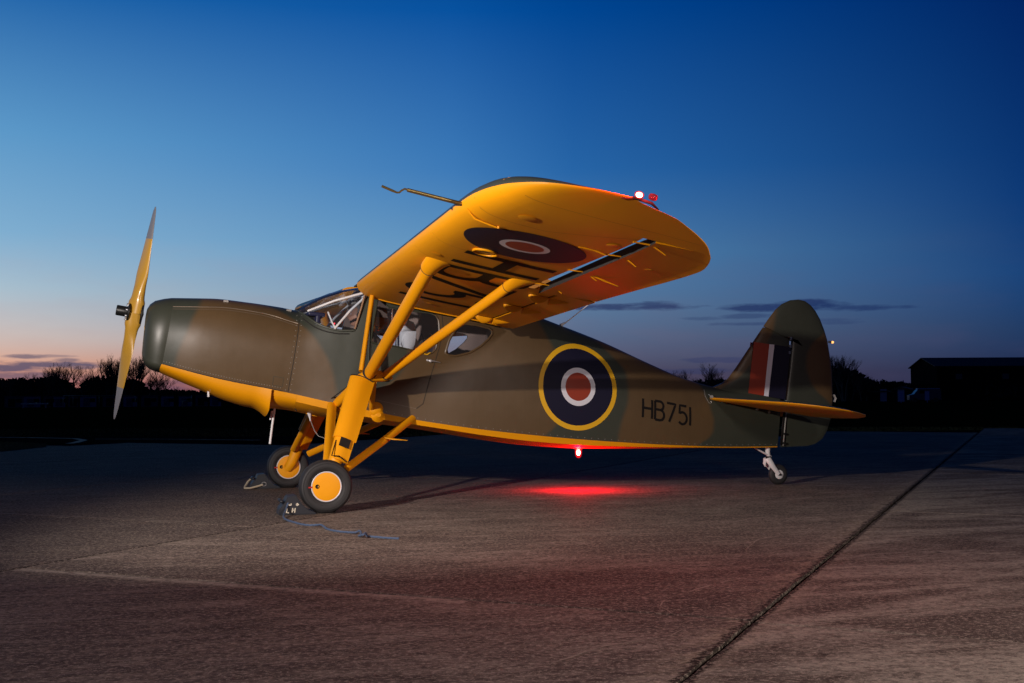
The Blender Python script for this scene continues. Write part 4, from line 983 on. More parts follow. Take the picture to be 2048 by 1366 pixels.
# drains, exhaust stubs and aerial under the nose
m_wtube = m_white
MB().tube([(-.905, -.16, 1.10), (-.90, -.16, .975)], .011, 10).build("drain_pipe", m_wtube, AC)
MB().tube([(-.905, -.17, 1.115), (-.86, -.18, 1.07), (-.80, -.17, 1.02), (-.70, -.12, .975)], .005, 6).build("drain_hose", m_seamy, AC)
MB().tube([(-.29, -.10, .885), (-.315, -.10, .70), (-.335, -.10, .53)], .011, 10).build("drain_pipe", m_wtube, AC)
MB().tube([(-.31, -.03, .84), (-.325, -.03, .755)], .010, 10).build("drain_pipe", m_wtube, AC)
MB().tube([(-.235, -.24, .99), (-.20, -.27, .93), (-.15, -.25, .90), (-.10, -.22, .84)], .004, 6).build("drain_hose", m_seam, AC)
MB().tube([(-.17, -.28, .95), (-.13, -.27, .885)], .004, 6).build("drain_hose", m_seam, AC)
MB().tube([(.0, -.12, .812), (.04, -.12, .80), (.10, -.12, .785)], [.012, .018, .008], 10, flat=.4).build("cowl_drain", m_yel, AC)
MB().lathe([(.046, 0), (.040, .012), (.020, .05), (.008, .10), (.006, .125)], (.02, -.14, .865), (.15, 0, -1), 20).build("venturi_cone", m_white, AC)
MB().tube([(.04, -.14, .745), (.075, -.15, .65), (.11, -.17, .60), (.17, -.25, .575), (.24, -.30, .57)], .0035, 6).build("aerial_wire", m_greym, AC)
# aerial on the spine
MB().tube([(2.60, -.02, 1.69), (2.62, -.02, 1.705), (2.66, -.02, 1.725), (2.975, -.02, 1.965)], [.022, .014, .0065, .0045], 8).build("whip_aerial", m_white, AC)
# ------------------------------------------------------------------ tail
def plate(name, outline, thick, m, ctr=None, ycen=0.0, tf=None, smooth=True, planez=None, sharp=30):
    """lens-section plate from an outline; in the x-z plane, or through planez(x, y)"""
    cx0 = sum(p[0] for p in outline)/len(outline); cz0 = sum(p[1] for p in outline)/len(outline); n = len(outline)
    if ctr: cx0, cz0 = ctr
    lv = [(1, .10), (.985, .32), (.95, .55), (.88, .78), (.75, .94), (.5, 1), (.2, 1), (0, 1)]
    vs = []; fs = []
    for sgn in (1, -1):
        base = len(vs)
        for k, t in lv:
            for x, z in outline:
                x_, z_ = cx0+(x-cx0)*k, cz0+(z-cz0)*k; h = sgn*t*thick/2*(tf(x_, z_) if tf else 1)
                vs.append(Vector((x_, ycen+h, z_)) if planez is None else planez(x_, z_, h))
        for i in range(len(lv)-1):
            for j in range(n): fs.append((base+i*n+j, base+i*n+(j+1) % n, base+(i+1)*n+(j+1) % n, base+(i+1)*n+j))
    L_ = len(lv)*n
    for j in range(n): fs.append((j, (j+1) % n, L_+(j+1) % n, L_+j))
    return mesh(name, vs, fs, AC, m, smooth, sharp)
def dens(poly, st=.06):
    out = []
    for a, b in zip(poly, poly[1:]+poly[:1]):
        a, b = Vector(a), Vector(b); k = max(1, int((b-a).length/st)); out += [tuple(a.lerp(b, i/k)) for i in range(k)]
    return out
FIN = [(4.30, 1.05), (4.42, 1.095), (4.50, 1.15), (4.60, 1.27), (4.75, 1.47), (4.89, 1.655), (4.93, 1.705), (5.255, 1.630), (5.245, 1.50), (5.205, 1.20), (5.17, .93), (4.7, .93), (4.35, .98)]
plate("fin", dens(FIN), .075, m_camofin, tf=lambda x, z: .55+.45*min(1, max(0, (1.8-z)/.7)))
RUD = [(4.935, 1.716), (5.0, 1.80), (5.08, 1.895), (5.16, 1.96), (5.265, 2.005), (5.371, 2.015), (5.45, 2.0), (5.52, 1.955), (5.58, 1.89), (5.635, 1.80), (5.685, 1.68), (5.72, 1.57), (5.755, 1.36), (5.77, 1.22), (5.774, 1.0), (5.77, .85), (5.745, .70), (5.70, .58), (5.64, .49), (5.55, .435), (5.45, .412), (5.12, .405), (5.138, .60), (5.19, .96), (5.225, 1.20), (5.265, 1.50), (5.276, 1.638)]
plate("rudder", dens(RUD), .05, m_camofin, ctr=(5.40, 1.50))
MB().tube([(5.272, -.034, 1.60), (5.215, -.036, 1.15)], .004, 8).build("rudder_hinge_cable", m_dark, AC)
MB().tube([(5.185, -.034, .83), (5.135, -.034, .42)], .008, 8).build("rudder_post", m_greym, AC)
MB().tube([(5.165, -.030, .85), (5.112, -.030, .43)], .012, 8).build("rudder_gap", m_black, AC)
for z in (.80, .55, .45): MB().box((-.012, -.02, -.010), (.02, .01, .010), Matrix.Translation((5.13+(z-.43)*.13, -.035, z))).build("rudder_hinge", m_dark, AC, False)
for z in (1.585, 1.50, 1.43): MB().box((-.010, -.012, -.015), (.012, .01, .015), Matrix.Translation((5.225+(z-1.43)*.13, -.035, z))).build("rudder_hinge", m_alu, AC, False)
MB().tube([(5.78, -.02, .97), (5.80, -.02, .93), (5.785, -.02, .89)], .02, 8, flat=.4).build("trim_fairing", m_greym, AC); MB().tube([(5.77, -.02, .83), (5.765, -.02, .72)], [.02, .014], 8, flat=.4).build("trim_fairing", m_greym, AC)
# fin flash
def flat_decal(name, poly, y, m): mesh(name, [(x, y, z) for x, z in poly], [tuple(range(len(poly)))], AC, m, False)
for s_ in (-1, 1):
    y = s_*.0395
    flat_decal("fin_flash", [(4.796, 1.542), (4.983, 1.520), (4.908, .962), (4.720, .992)], y, m_red)
    flat_decal("fin_flash", [(4.983, 1.520), (5.044, 1.514), (4.962, .953), (4.908, .962)], y, m_decw)
    flat_decal("fin_flash", [(5.044, 1.514), (5.243, 1.491), (5.165, .918), (4.962, .953)], y, m_navy)
# tailplane and elevators
TIN = .165
def tpz(x, y, h): return Vector((x+h*sin(TIN)*0, y, .945-(x-4.20)*TIN+h))
for sg in (-1, 1):
    T1 = [(4.20, .08), (4.28, .35), (4.38, .75), (4.50, 1.15), (4.58, 1.33), (4.70, 1.46), (4.84, 1.53), (5.00, 1.54), (5.04, 1.0), (5.06, .10)]
    E1 = [(5.075, .10), (5.055, 1.0), (5.02, 1.54), (5.12, 1.50), (5.26, 1.40), (5.38, 1.22), (5.46, 1.0), (5.50, .7), (5.51, .45), (5.46, .25), (5.38, .10)]
    for nm, o_, th in (("tailplane", T1, .056), ("elevator", E1, .034)):
        o = plate(nm, dens([(x, sg*y) for x, y in o_], .08), th, [m_yel, m_camofin], planez=tpz)
        for p_ in o.data.polygons: p_.material_index = 1 if p_.normal.z > .35 else 0
for x, z in ((4.33, .905), (4.74, .82), (4.88, .79)): MB().lathe([(.001, -.006), (.012, -.006), (.014, .004), (.001, .006)], (x, -.20, z), (0, 1, 0), 12).build("tailplane_bolt", m_alu, AC)
MB().lathe([(.001, -.01), (.016, -.01), (.018, .006), (.001, .01)], (4.22, -.17, .955), (0, 1, 0), 14).build("tailplane_bolt", m_greym, AC)
# tail wheel
MB().tube([(4.80, -.0, .405), (4.90, -.0, .355), (5.0, -.0, .305)], [.012, .020, .022], 10, flat=.5).build("tailwheel_spring", m_white, AC)
MB().tube([(4.965, 0, .41), (4.965, 0, .36), (4.975, 0, .30)], [.030, .026, .018], 12).build("tailwheel_post", m_white, AC)
MB().tube([(4.975, 0, .31), (4.975, 0, .285)], .03, 14).build("tailwheel_collar", m_black, AC)
for s_ in (-.045, .045):
    MB().tube([(4.955, s_*.5, .285), (4.965, s_, .25), (5.01, s_, .19), (5.07, s_, .115)], [.034, .034, .028, .022], 12, flat=.55, up=(0, 1, 0)).build("tailwheel_fork", m_white, AC)
MB().tube([(4.945, -.0, .275), (4.925, -.0, .23), (4.935, 0, .20)], [.028, .018, .008], 10).build("tailwheel_lug", m_white, AC)
tw = bpy.data.objects.new("tailwheel", None); COL.objects.link(tw); tw.parent = AC; tw.location = (5.085, 0, .112)
MB().lathe([(.045, -.028), (.06, -.033), (.09, -.032), (.107, -.018), (.112, 0), (.107, .018), (.09, .032), (.06, .033), (.045, .028)], (0, 0, 0), (0, 1, 0), 40).build("tyre", m_rubber, tw)
MB().lathe([(.012, -.036), (.040, -.034), (.049, -.030), (.045, -.02), (.045, .02), (.049, .030), (.04, .034), (.012, .036)], (0, 0, 0), (0, 1, 0), 32).build("rim", m_white, tw)
MB().tube([(0, -.062, 0), (0, .062, 0)], .012, 10).build("axle", m_dark, tw)

# ------------------------------------------------------------------ propeller (at rest) on its hub
HC = Vector((-1.560, 0, 1.668+.082)); AXP = Vector((-1, 0, .17)).normalized(); UPP = Vector((.17, 0, 1)).normalized(); SIDE = Vector((0, 1, 0))
PR = bpy.data.objects.new("propeller", None); COL.objects.link(PR); PR.parent = AC; PR.location = HC
def blade(sgn, r0, r1, name, m):
    vs = []; fs = []; n = 16; st = 26
    tw_ = -.10                                       # blade plane turned a little off the vertical
    bd = (UPP*cos(tw_)+SIDE*sin(tw_))*sgn; bs = AXP.cross(bd)
    for i in range(st+1):
        r = r0+(r1-r0)*i/st
        c_ = cinterp([(0, .15), (.10, .15), (.15, .12), (.22, .12), (.4, .15), (.65, .135), (.85, .10), (.97, .06), (1.0, .012)], r)
        th = cinterp([(0, .10), (.12, .095), (.2, .07), (.4, .034), (.7, .02), (1.0, .008)], r)
        pit = cinterp([(0, 1.45), (.15, 1.2), (.3, .86), (.6, .55), (1, .36)], r)
        ch = (bs*cos(pit)+AXP*sin(pit)*sgn*1.0).normalized(); nr = bd.cross(ch)
        sweep = -.02*(r**2)
        for k in range(n):
            a = 2*pi*k/n; x_ = cos(a)*.5; y_ = sin(a)*.5*(1-.35*cos(a))
            vs.append(bd*r+ch*(x_*c_+sweep)+nr*y_*th)
    fs = [(i*n+k, i*n+(k+1) % n, (i+1)*n+(k+1) % n, (i+1)*n+k) for i in range(st) for k in range(n)]+[tuple(range(n)), tuple(range(st*n, (st+1)*n))]
    return mesh(name, vs, fs, PR, m, True, 50)
for sgn in (1, -1): blade(sgn, -.0, .70, "propeller_blade", m_prop); blade(sgn, .70, 1.0, "blade_tip", m_tipg)
MB().lathe([(.001, -.115), (.045, -.115), (.045, -.07), (.085, -.06), (.085, -.045), (.035, -.04), (.035, .05), (.095, .055), (.095, .07), (.03, .075), (.001, .08)][::-1], (0, 0, 0), -AXP, 28).build("propeller_hub", m_dark, PR)
MB().lathe([(.001, .165), (.044, .165), (.048, .158), (.048, .06), (.065, .058)], (0, 0, 0), AXP, 24).build("hub_nut", m_dark, PR)
for k in range(8):
    a = 2*pi*k/8+.2; s2 = AXP.cross(UPP); p = UPP*cos(a)*.072+s2*sin(a)*.072; MB().tube([p+AXP*.055, p+AXP*.082], .009, 6).build("hub_bolt", m_steel, PR)

# ------------------------------------------------------------------ aircraft lights
tipc = Wp(.715, -5.555, -.0)
MB().tube([Wp(.64, -5.50, -.03), Wp(.70, -5.54, -.02), Wp(.80, -5.54, -.02), Wp(.86, -5.50, -.03)], [.006, .009, .009, .005], 10).build("nav_light_base", m_black, AC)
MB().lathe([(.001, -.019), (.009, -.015), (.014, -.005), (.014, .005), (.009, .015), (.001, .019)], tipc+Vector((-.01, -.02, -.005)), (1, 0, -.2), 20).build("nav_light", m_hotcore, AC)
MB().lathe([(.001, -.027), (.013, -.022), (.020, -.008), (.020, .008), (.013, .022), (.001, .027)], tipc+Vector((-.01, -.02, -.005)), (1, 0, -.2), 24).build("red_lens", m_redshell, AC)
m_redlens = glass("red_lens", (1, .2, .2), .5, .01)
MB().lathe([(.001, -.028), (.016, -.020), (.020, 0), (.016, .020), (.001, .028)], tipc+Vector((.075, -.01, -.012)), (1, 0, -.25), 20).build("light_lens", m_redlens, AC)
bz = cinterp(ZK, 2.80)
MB().lathe([(.05, .012), (.05, -.006), (.042, -.012), (.001, -.012)], (2.79, 0, bz), (0, 0, 1), 24).build("beacon_base", m_alu, AC)
MB().lathe([(.015, -.010), (.020, -.025), (.018, -.046), (.010, -.058), (.001, -.062)], (2.79, 0, bz-.014), (0, 0, 1), 24).build("belly_beacon", m_hotcore, AC)
MB().lathe([(.034, 0), (.036, -.030), (.030, -.066), (.016, -.084), (.001, -.088)], (2.79, 0, bz-.013), (0, 0, 1), 28).build("red_lens", m_redshell, AC)
MB().tube([(5.735, 0, 1.555), (5.77, 0, 1.55)], .012, 10).build("tail_light_base", m_greym, AC)
MB().lathe([(.001, -.018), (.012, -.010), (.014, .0), (.012, .012), (.001, .02)], (5.785, 0, 1.55), (1, 0, 0), 16).build("tail_light", m_tailglow, AC)
def plamp(name, loc, e, col, r): 
    l = bpy.data.lights.new(name, 'POINT'); l.energy = e; l.color = col; l.shadow_soft_size = r; o = bpy.data.objects.new(name, l); COL.objects.link(o); o.location = loc; return o
plamp("belly_beacon_lamp", (2.79, 0, bz-.115), 20, (1, .0, .012), .02)
lamp("belly_beacon_beam", 'SPOT', (2.79, 0, bz-.115), (2.79, 0, -1), 60, (1, .0, .012), .03, (160, .9))
plamp("nav_lamp", tipc+Vector((-.02, -.11, .022)), 42, (1, .05, .05), .03)

# ------------------------------------------------------------------ people in the cabin
m_skin = mat("skin", (.42, .20, .13), .55, vary=(20, .1)); m_shirt = mat("white_shirt_cloth", (.82, .80, .81), .85, vary=(6, .08), bump=(14, .6, .02))
m_hair = mat("grey_hair", (.20, .19, .19), .8, bump=(60, .8, .01)); m_trous = mat("dark_trousers", (.03, .035, .05), .9); m_jacket = mat("brown_jacket_cloth", (.13, .075, .045), .85, vary=(8, .2), bump=(14, .6, .02))
def skin_body(name, joints, edges, parent, m, sub=2, root=0):
    me = bpy.data.meshes.new(name); me.from_pydata([j[0] for j in joints], edges, []); o = bpy.data.objects.new(name, me); COL.objects.link(o)
    md = o.modifiers.new("skin", 'SKIN'); md.use_smooth_shade = True
    for i, j in enumerate(joints):
        sv = me.skin_vertices[0].data[i]; r = j[1]; sv.radius = r if isinstance(r, tuple) else (r, r); sv.use_root = (i == root)
    s_ = o.modifiers.new("sub", 'SUBSURF'); s_.levels = sub; s_.render_levels = sub
    bake(o); o.parent = parent; o.data.materials.clear(); o.data.materials.append(m)
    for p in o.data.polygons: p.use_smooth = True
    return o
def person(loc, top, hair, label, lean=0.0, headset=True, headturn=0.0):
    P = empty("person", loc, label, "person")
    # seated figure facing -x; pelvis at the origin of the empty
    J = [((0, 0, .08), .13), ((-.01, 0, .22), (.15, .11)), ((-.02-lean*.4, 0, .36), (.17, .12)), ((-.03-lean*.8, 0, .48), (.15, .10)), ((-.04-lean, 0, .55), (.06, .055)), ((-.055-lean, 0, .60), .05),
         ((-.03-lean*.8, -.17, .49), .065), ((-.06-lean*.6, -.22, .28), .045), ((-.26-lean, -.20, .24), .035), ((-.33-lean, -.18, .27), .028),
         ((-.03-lean*.8, .17, .49), .065), ((-.06-lean*.6, .22, .28), .045), ((-.26-lean, .20, .24), .035), ((-.33-lean, .18, .27), .028)]
    E_ = [(0, 1), (1, 2), (2, 3), (3, 4), (4, 5), (3, 6), (6, 7), (7, 8), (8, 9), (3, 10), (10, 11), (11, 12), (12, 13)]
    b = skin_body("body", J, E_, P, top)
    lg = [((0, 0, .08), .12), ((-.06, -.10, .07), .09), ((-.42, -.13, .12), .065), ((-.50, -.13, -.22), .045), ((-.62, -.13, -.25), .035), ((-.06, .10, .07), .09), ((-.42, .13, .12), .065), ((-.50, .13, -.22), .045), ((-.62, .13, -.25), .035)]
    skin_body("trousers", lg, [(0, 1), (1, 2), (2, 3), (3, 4), (0, 5), (5, 6), (6, 7), (7, 8)], P, m_trous)
    hc = Vector((-.075-lean, 0, .70)); bm = bmesh.new(); bmesh.ops.create_icosphere(bm, subdivisions=4, radius=1)
    R_ = Matrix.Rotation(headturn, 4, 'Z')
    for v in bm.verts:
        x, y, z = v.co; f = -x
        sx_ = .098; 
        X_ = x*.098; Y_ = y*.076*(1-.10*max(0, -z)); Z_ = z*.118
        if f > .3: X_ += .012*max(0, -z)*0; X_ -= .004*cos(y*3)
        if z < -.35: X_ -= .012*(-z-.35)*f*2; Y_ *= 1-.25*(-z-.35)
        g = math.exp(-((y/.16)**2+((z+.08)/.20)**2)); X_ -= .026*g if f > .5 else 0              # nose
        g = math.exp(-(((abs(y)-.36)/.16)**2+((z-.10)/.12)**2)); X_ += .010*g if f > .4 else 0     # eye sockets
        g = math.exp(-((y/.30)**2+((z+.42)/.05)**2)); X_ += .006*g if f > .5 else 0                # mouth line
        g = math.exp(-((y/.3)**2+((z+.75)/.18)**2)); X_ -= .010*g if f > .2 else 0                 # chin
        v.co = R_ @ Vector((X_, Y_, Z_))+hc
    me = bpy.data.meshes.new("head"); bm.to_mesh(me); bm.free(); link("head", me, P, m_skin, True)
    bm = bmesh.new(); bmesh.ops.create_icosphere(bm, subdivisions=4, radius=1)
    dele = [v for v in bm.verts if (v.co.z < -.35 or (v.co.x < -.35 and v.co.z < .55) or (v.co.z < .05 and v.co.x < .15))]; bmesh.ops.delete(bm, geom=dele, context='VERTS')
    for v in bm.verts: n_ = 1+.05*noise.noise(v.co*6); v.co = R_ @ Vector((v.co.x*.106*n_, v.co.y*.084*n_, v.co.z*.127*n_))+hc
    me = bpy.data.meshes.new("hair"); bm.to_mesh(me); bm.free(); link("hair", me, P, hair, True)
    for s_ in (-1, 1):
        MB().lathe([(.001, .006), (.012, .010), (.018, .004), (.016, -.004), (.001, -.004)], hc+R_.to_3x3() @ Vector((.0, s_*.078, -.01)), (0, s_, 0), 14).build("ear", m_skin, P)
        MB().lathe([(.001, -.004), (.011, -.002), (.012, .002), (.001, .005)], hc+R_.to_3x3() @ Vector((-.083, s_*.030, .012)), (-1, 0, 0), 12).build("eye", m_decw, P)
        if headset:
            MB().lathe([(.001, .03), (.030, .028), (.036, .018), (.036, .0), (.030, -.004)], hc+Vector((.0, s_*.072, -.005)), (0, s_, 0), 20).build("headset_cup", m_dark, P)
        # hand: palm and five curled fingers round the knee / yoke
        h0 = Vector((-.345-lean, s_*.175, .275)); palm = MB()
        palm.tube([h0+Vector((.02, 0, 0)), h0+Vector((-.03, 0, .005)), h0+Vector((-.065, 0, .0))], [.026, .036, .030], 12, flat=.45, up=(0, 0, 1)).build("hand", m_skin, P)
        for q in range(4):
            f0 = h0+Vector((-.065, (q-1.5)*.017, .0)); l_ = (.9, 1.05, 1, .8)[q]
            MB().tube([f0, f0+Vector((-.028*l_, 0, -.002)), f0+Vector((-.045*l_, 0, -.020)), f0+Vector((-.042*l_, 0, -.040))], [.0095, .009, .008, .006], 8).build("finger", m_skin, P)
        MB().tube([h0+Vector((-.01, -s_*.024, .0)), h0+Vector((-.035, -s_*.042, -.008)), h0+Vector((-.055, -s_*.040, -.022))], [.012, .010, .007], 8).build("thumb", m_skin, P)
    if headset:
        MB().tube([hc+Vector((.0, .098*cos(a), .136*sin(a))) for a in frange(.0, pi, 14)], .008, 6, flat=.5).build("headset_band", m_black, P)
    return P
person((1.00, -.25, 1.055), m_shirt, m_hair, "person with grey hair in a white shirt seated behind the side window", lean=.05)
person((.80, .26, 1.08), m_jacket, m_hair, "person in a brown jacket on the far front seat of the cabin", lean=.16)

# ------------------------------------------------------------------ wheel chocks and rope
m_chock = mat("chock_rubber", (.009, .011, .017), .55, vary=(20, .3)); m_rope = mat("blue_rope_fibre", (.055, .085, .15), .8, vary=(60, .3), bump=(200, .6, .002)); m_prope = mat("pale_rope_fibre", (.42, .36, .26), .85)
m_mark = mat("pale_marker_paint", (.55, .50, .40), .7)
def chock(loc, label, marks):
    C_ = empty("wheel_chock", loc, label, "wheel chock", "chocks in front of the wheels")
    C_.scale = (1.28, 1.15, 1.12)
    # block: sloped front, concave back that follows the tyre (tyre lies towards +x)
    pr = [(-.105, 0), (-.100, .045), (-.062, .095), (-.048, .135), (.010, .142), (.020, .118), (.045, .075), (.085, .035), (.135, .010), (.14, 0)]
    vs = [(x, -.09, z) for x, z in pr]+[(x, .09, z) for x, z in pr]; n = len(pr)
    me = bpy.data.meshes.new("chock_block"); me.from_pydata(vs, [], [tuple(range(n)), tuple(range(2*n-1, n-1, -1))]+[(i, n+i, n+(i+1) % n, (i+1) % n) for i in range(n)])
    bm = bmesh.new(); bm.from_mesh(me); bmesh.ops.recalc_face_normals(bm, faces=bm.faces); bmesh.ops.bevel(bm, geom=bm.edges[:], offset=.005, segments=2, affect='EDGES'); bm.to_mesh(me); bm.free()
    link("chock_block", me, C_, m_chock, False)
    MB().tube([(-.085, -.094, .10), (-.085, .094, .10)], .012, 8).build("rope_eye", m_chock, C_)
    if marks:
        def st(pts, w_=.0075):
            V, F = ribbon(pts, w_, .02); mesh("painted_mark", [(a, -.0965, b) for a, b in V], F, C_, m_mark, False)
        st([(-.052, .052), (-.056, .020), (-.040, .018)]); st([(-.020, .020), (-.016, .052)]); st([(-.004, .018), (.0, .052)]); st([(-.018, .036), (-.002, .036)])
        st([(-.040, .082), (-.038, .072), (-.028, .072), (-.026, .086)]); st([(.006, .076), (.014, .084), (.020, .076), (.012, .070), (.006, .076)], .010)
    else:
        MB().tube([Vector((.0+.018*cos(a), -.098, .045+.018*sin(a))) for a in frange(0, 2*pi, 18)], .005, 6, cap=False).build("steel_ring", m_alu, C_)
        MB().tube([(-.01, -.10, .04), (-.06, -.11, .025), (-.115, -.13, .012), (-.155, -.10, .012), (-.15, -.03, .02), (-.125, .02, .06), (-.10, .03, .085)], .009, 8).build("pale_rope_loop", m_prope, C_)
    return C_
chock((-.262, -1.455, 0), "black rubber chock with pale painted marks in front of the near main wheel", True)
chock((-.262, 1.455, 0), "black rubber chock with a pale rope loop in front of the far main wheel", False)
def rope(name, pts, r, m, label):
    P_ = [Vector(p) for p in pts]; dense = []
    for i in range(len(P_)-1):
        p0 = P_[max(i-1, 0)]; p1 = P_[i]; p2 = P_[i+1]; p3 = P_[min(i+2, len(P_)-1)]
        for k in range(10):
            t = k/10; dense.append(.5*((2*p1)+(p2-p0)*t+(2*p0-5*p1+4*p2-p3)*t*t+(3*p1-p0-3*p2+p3)*t**3))
    dense.append(P_[-1]); mb = MB()
    for s_ in range(3):                                                    # three twisted strands
        q = []
        for i, p in enumerate(dense):
            a = i*.55+s_*2*pi/3; t = (dense[min(i+1, len(dense)-1)]-dense[max(i-1, 0)]).normalized(); u = t.cross(Vector((0, 0, 1))).normalized(); v = u.cross(t); q.append(p+(u*cos(a)+v*sin(a))*r*.55)
        mb.tube(q, r*.6, 6)
    return mb.build(name, m, None, True, None, label=label, cat="rope")
g0 = lambda px, py, z=.008: g(px, py, z)
rope("blue_rope", [(-.32, -1.56, .10), (-.345, -1.62, .05), g0(568, 1036, .010), g0(590, 1045), g0(612, 1050), g0(634, 1050, .012), g0(643, 1050, .02), g0(655, 1058), g0(672, 1062), g0(690, 1064), g0(710, 1065, .012), g0(719, 1062, .025), g0(722, 1068, .02), g0(718, 1072, .012), g0(727, 1069, .03), g0(731, 1066, .03), g0(735, 1072, .012), g0(752, 1074), g0(775, 1076), g0(798, 1077)], .0075, m_rope, "frayed blue rope with knots lying on the concrete beside the near wheel chock")

# ------------------------------------------------------------------ trees on the skyline
m_bark = mat("winter_bark", (.030, .024, .022), .9)
def bare_tree_mesh(seed, h, spread=.5, levels=5, dense_=2, trunks=1):
    r_ = random.Random(seed); T = ([], []); CR = ([], [])
    def seg(a, b, ra, rb, tgt, n):
        d = (b-a); L = d.length
        if L < 1e-4: return
        d /= L; u = d.orthogonal().normalized(); v = d.cross(u); base = len(tgt[0])
        for c_, r in ((a, ra), (b, rb)):
            for k in range(n): an = 2*pi*k/n; tgt[0].append(c_+(u*cos(an)+v*sin(an))*r)
        for k in range(n): tgt[1].append((base+k, base+(k+1) % n, base+n+(k+1) % n, base+n+k))
    def grow(p, d, L, r, lv):
        nseg = 3 if lv < 3 else 2; q = p
        for i in range(nseg):
            d = (d+Vector((r_.gauss(0, .13), r_.gauss(0, .13), r_.gauss(.05, .07)))).normalized(); b = q+d*L/nseg
            ra = r*(1-.35*i/nseg); rb = r*(1-.35*(i+1)/nseg); seg(q, b, ra, rb, T if lv == 0 else CR, 6 if lv == 0 else (4 if lv < 3 else 3))
            if lv < levels and (i > 0 or lv > 0):
                for _ in range(r_.randint(1, dense_) if r_.random() < .86 else 0):
                    ax = Vector((r_.gauss(0, 1), r_.gauss(0, 1), r_.gauss(0, .3))).normalized(); nd = (d*.75+ax*spread*r_.uniform(.7, 1.4)+Vector((0, 0, .22))).normalized()
                    grow(b, nd, L*r_.uniform(.52, .74), rb*.60+.0004, lv+1)
            q = b
        if lv < levels: grow(q, d, L*.62, r*.55+.0004, lv+1)
    for t in range(trunks):
        grow(Vector((r_.gauss(0, .6)*(trunks > 1), r_.gauss(0, .6)*(trunks > 1), 0)), Vector((r_.gauss(0, .16), r_.gauss(0, .16), 1)), h*.36*r_.uniform(.75, 1), h*.022, 0)
    mz = max(v.z for v in CR[0]); k = h/mz
    out = []
    for nm, (V, F) in (("trunk", T), ("crown", CR)):
        me = bpy.data.meshes.new(nm); me.from_pydata([v*k for v in V], [], F); me.materials.append(m_bark); out.append(me)
    return out
TM = [bare_tree_mesh(11, 10, .55, trunks=3), bare_tree_mesh(23, 10, .42, trunks=3), bare_tree_mesh(35, 10, .70, trunks=2), bare_tree_mesh(47, 10, .36, trunks=3), bare_tree_mesh(59, 10, .6, dense_=3, trunks=1)]
def tree(px, top_py, dist, kind, label, rot=0, wide=1.0, base=-.07):
    p = far(px, dist, base); H = CAM.z+(789.5-top_py)/FOC*dist*1.0-base
    P = empty("bare_tree", p, label, "tree", "bare winter trees on the skyline"); k = H/10
    P.rotation_euler = (0, 0, rot); P.scale = (k*wide, k*wide, k)
    for nm, me in zip(("trunk", "crown"), TM[kind]): o = bpy.data.objects.new(nm, me); COL.objects.link(o); o.parent = P
    return P
left = [(-60, 760, 0, 'bare tree beyond the left edge of the frame'), (18, 753, 2, 'low bare tree at the far left of the skyline'), (62, 740, 4, 'squat bare tree left of the round-headed tree'), (84, 734, 0, 'round-headed dense bare tree on the left skyline'), (112, 728, 1, 'slim bare tree just left of the tall one'), (138, 715, 3, 'tall bare tree standing clear against the pink cloud'), (172, 748, 2, 'short bare tree in the dip before the propeller'),
        (192, 724, 4, 'dense bare tree left of the lower propeller blade'), (212, 720, 0, 'bare tree just left of the lower propeller blade'), (232, 706, 1, 'tall bare tree behind the lower propeller blade'), (252, 700, 3, 'tallest bare tree between propeller and cowling'), (272, 702, 1, 'fine-twigged bare tree touching the nose bowl in view'), (296, 728, 0, 'bare tree below the nose bowl'), (322, 748, 2, 'spreading bare tree under the front of the yellow cowling'), (352, 765, 4, 'bush-like bare tree under the yellow cowling'), (378, 770, 2, 'small bare tree under the rear of the yellow cowling')]
for i, (px, ty, k, lab) in enumerate(left): tree(px, ty, 215+rnd.uniform(-14, 25), k, lab, rnd.random()*6, rnd.uniform(.85, 1.25))
right = [(1345, 738, 2, 'low bare tree right of the fuselage spine'), (1365, 736, 0, 'small round bare tree right of the fuselage spine'), (1412, 722, 4, 'dense round bare tree in front of the tail fin'), (1428, 733, 0, 'bare tree tucked against the leading edge of the fin'), (1395, 752, 2, 'low bare tree left of the dense round one'),
         (1664, 703, 1, 'tall bare tree just right of the rudder'), (1690, 706, 3, 'feathery bare tree second from the rudder'), (1652, 720, 4, 'dense bare tree half behind the rudder'), (1702, 735, 4, 'squat bare tree sloping down from the feathery one'), (1724, 750, 2, 'low bare tree at the foot of the right-hand clump')]
for i, (px, ty, k, lab) in enumerate(right): tree(px, ty, 205+rnd.uniform(-10, 25), k, lab, rnd.random()*6, rnd.uniform(.9, 1.3))
# hedgerow mass that reads as one dark band
m_hedge = mat("hedge_twigs", (.022, .022, .016), .95)
hp_ = [(-400, 762), (0, 756), (60, 756), (100, 752), (140, 760), (156, 775), (170, 758), (200, 750), (255, 755), (288, 762), (300, 776), (390, 779), (420, 778), (600, 777), (900, 778), (1300, 772), (1360, 768), (1400, 762), (1440, 760), (1500, 774), (1640, 758), (1680, 738), (1705, 742), (1725, 752), (1745, 764), (1770, 766), (1800, 768), (1830, 771), (2000, 774), (2500, 776)]
mb = MB()
for i in range(22000):
    px = rnd.uniform(-400, 2500); dist = 232+rnd.uniform(-4, 8); top = CAM.z+(789.5-cinterp(hp_, px)+rnd.gauss(0, 1.6))/FOC*dist
    z = -.07+(top+.07)*rnd.random()**.7; p = far(px, dist, z); s_ = rnd.uniform(.25, .65); a = rnd.random()*6
    q = [p+Vector((s_*cos(a+k*2.1)*.9, s_*.5*sin(a*3+k), s_*sin(a+k*2.1))) for k in range(3)]; mb.add(q, [(0, 1, 2)])
vs = []; fs = []
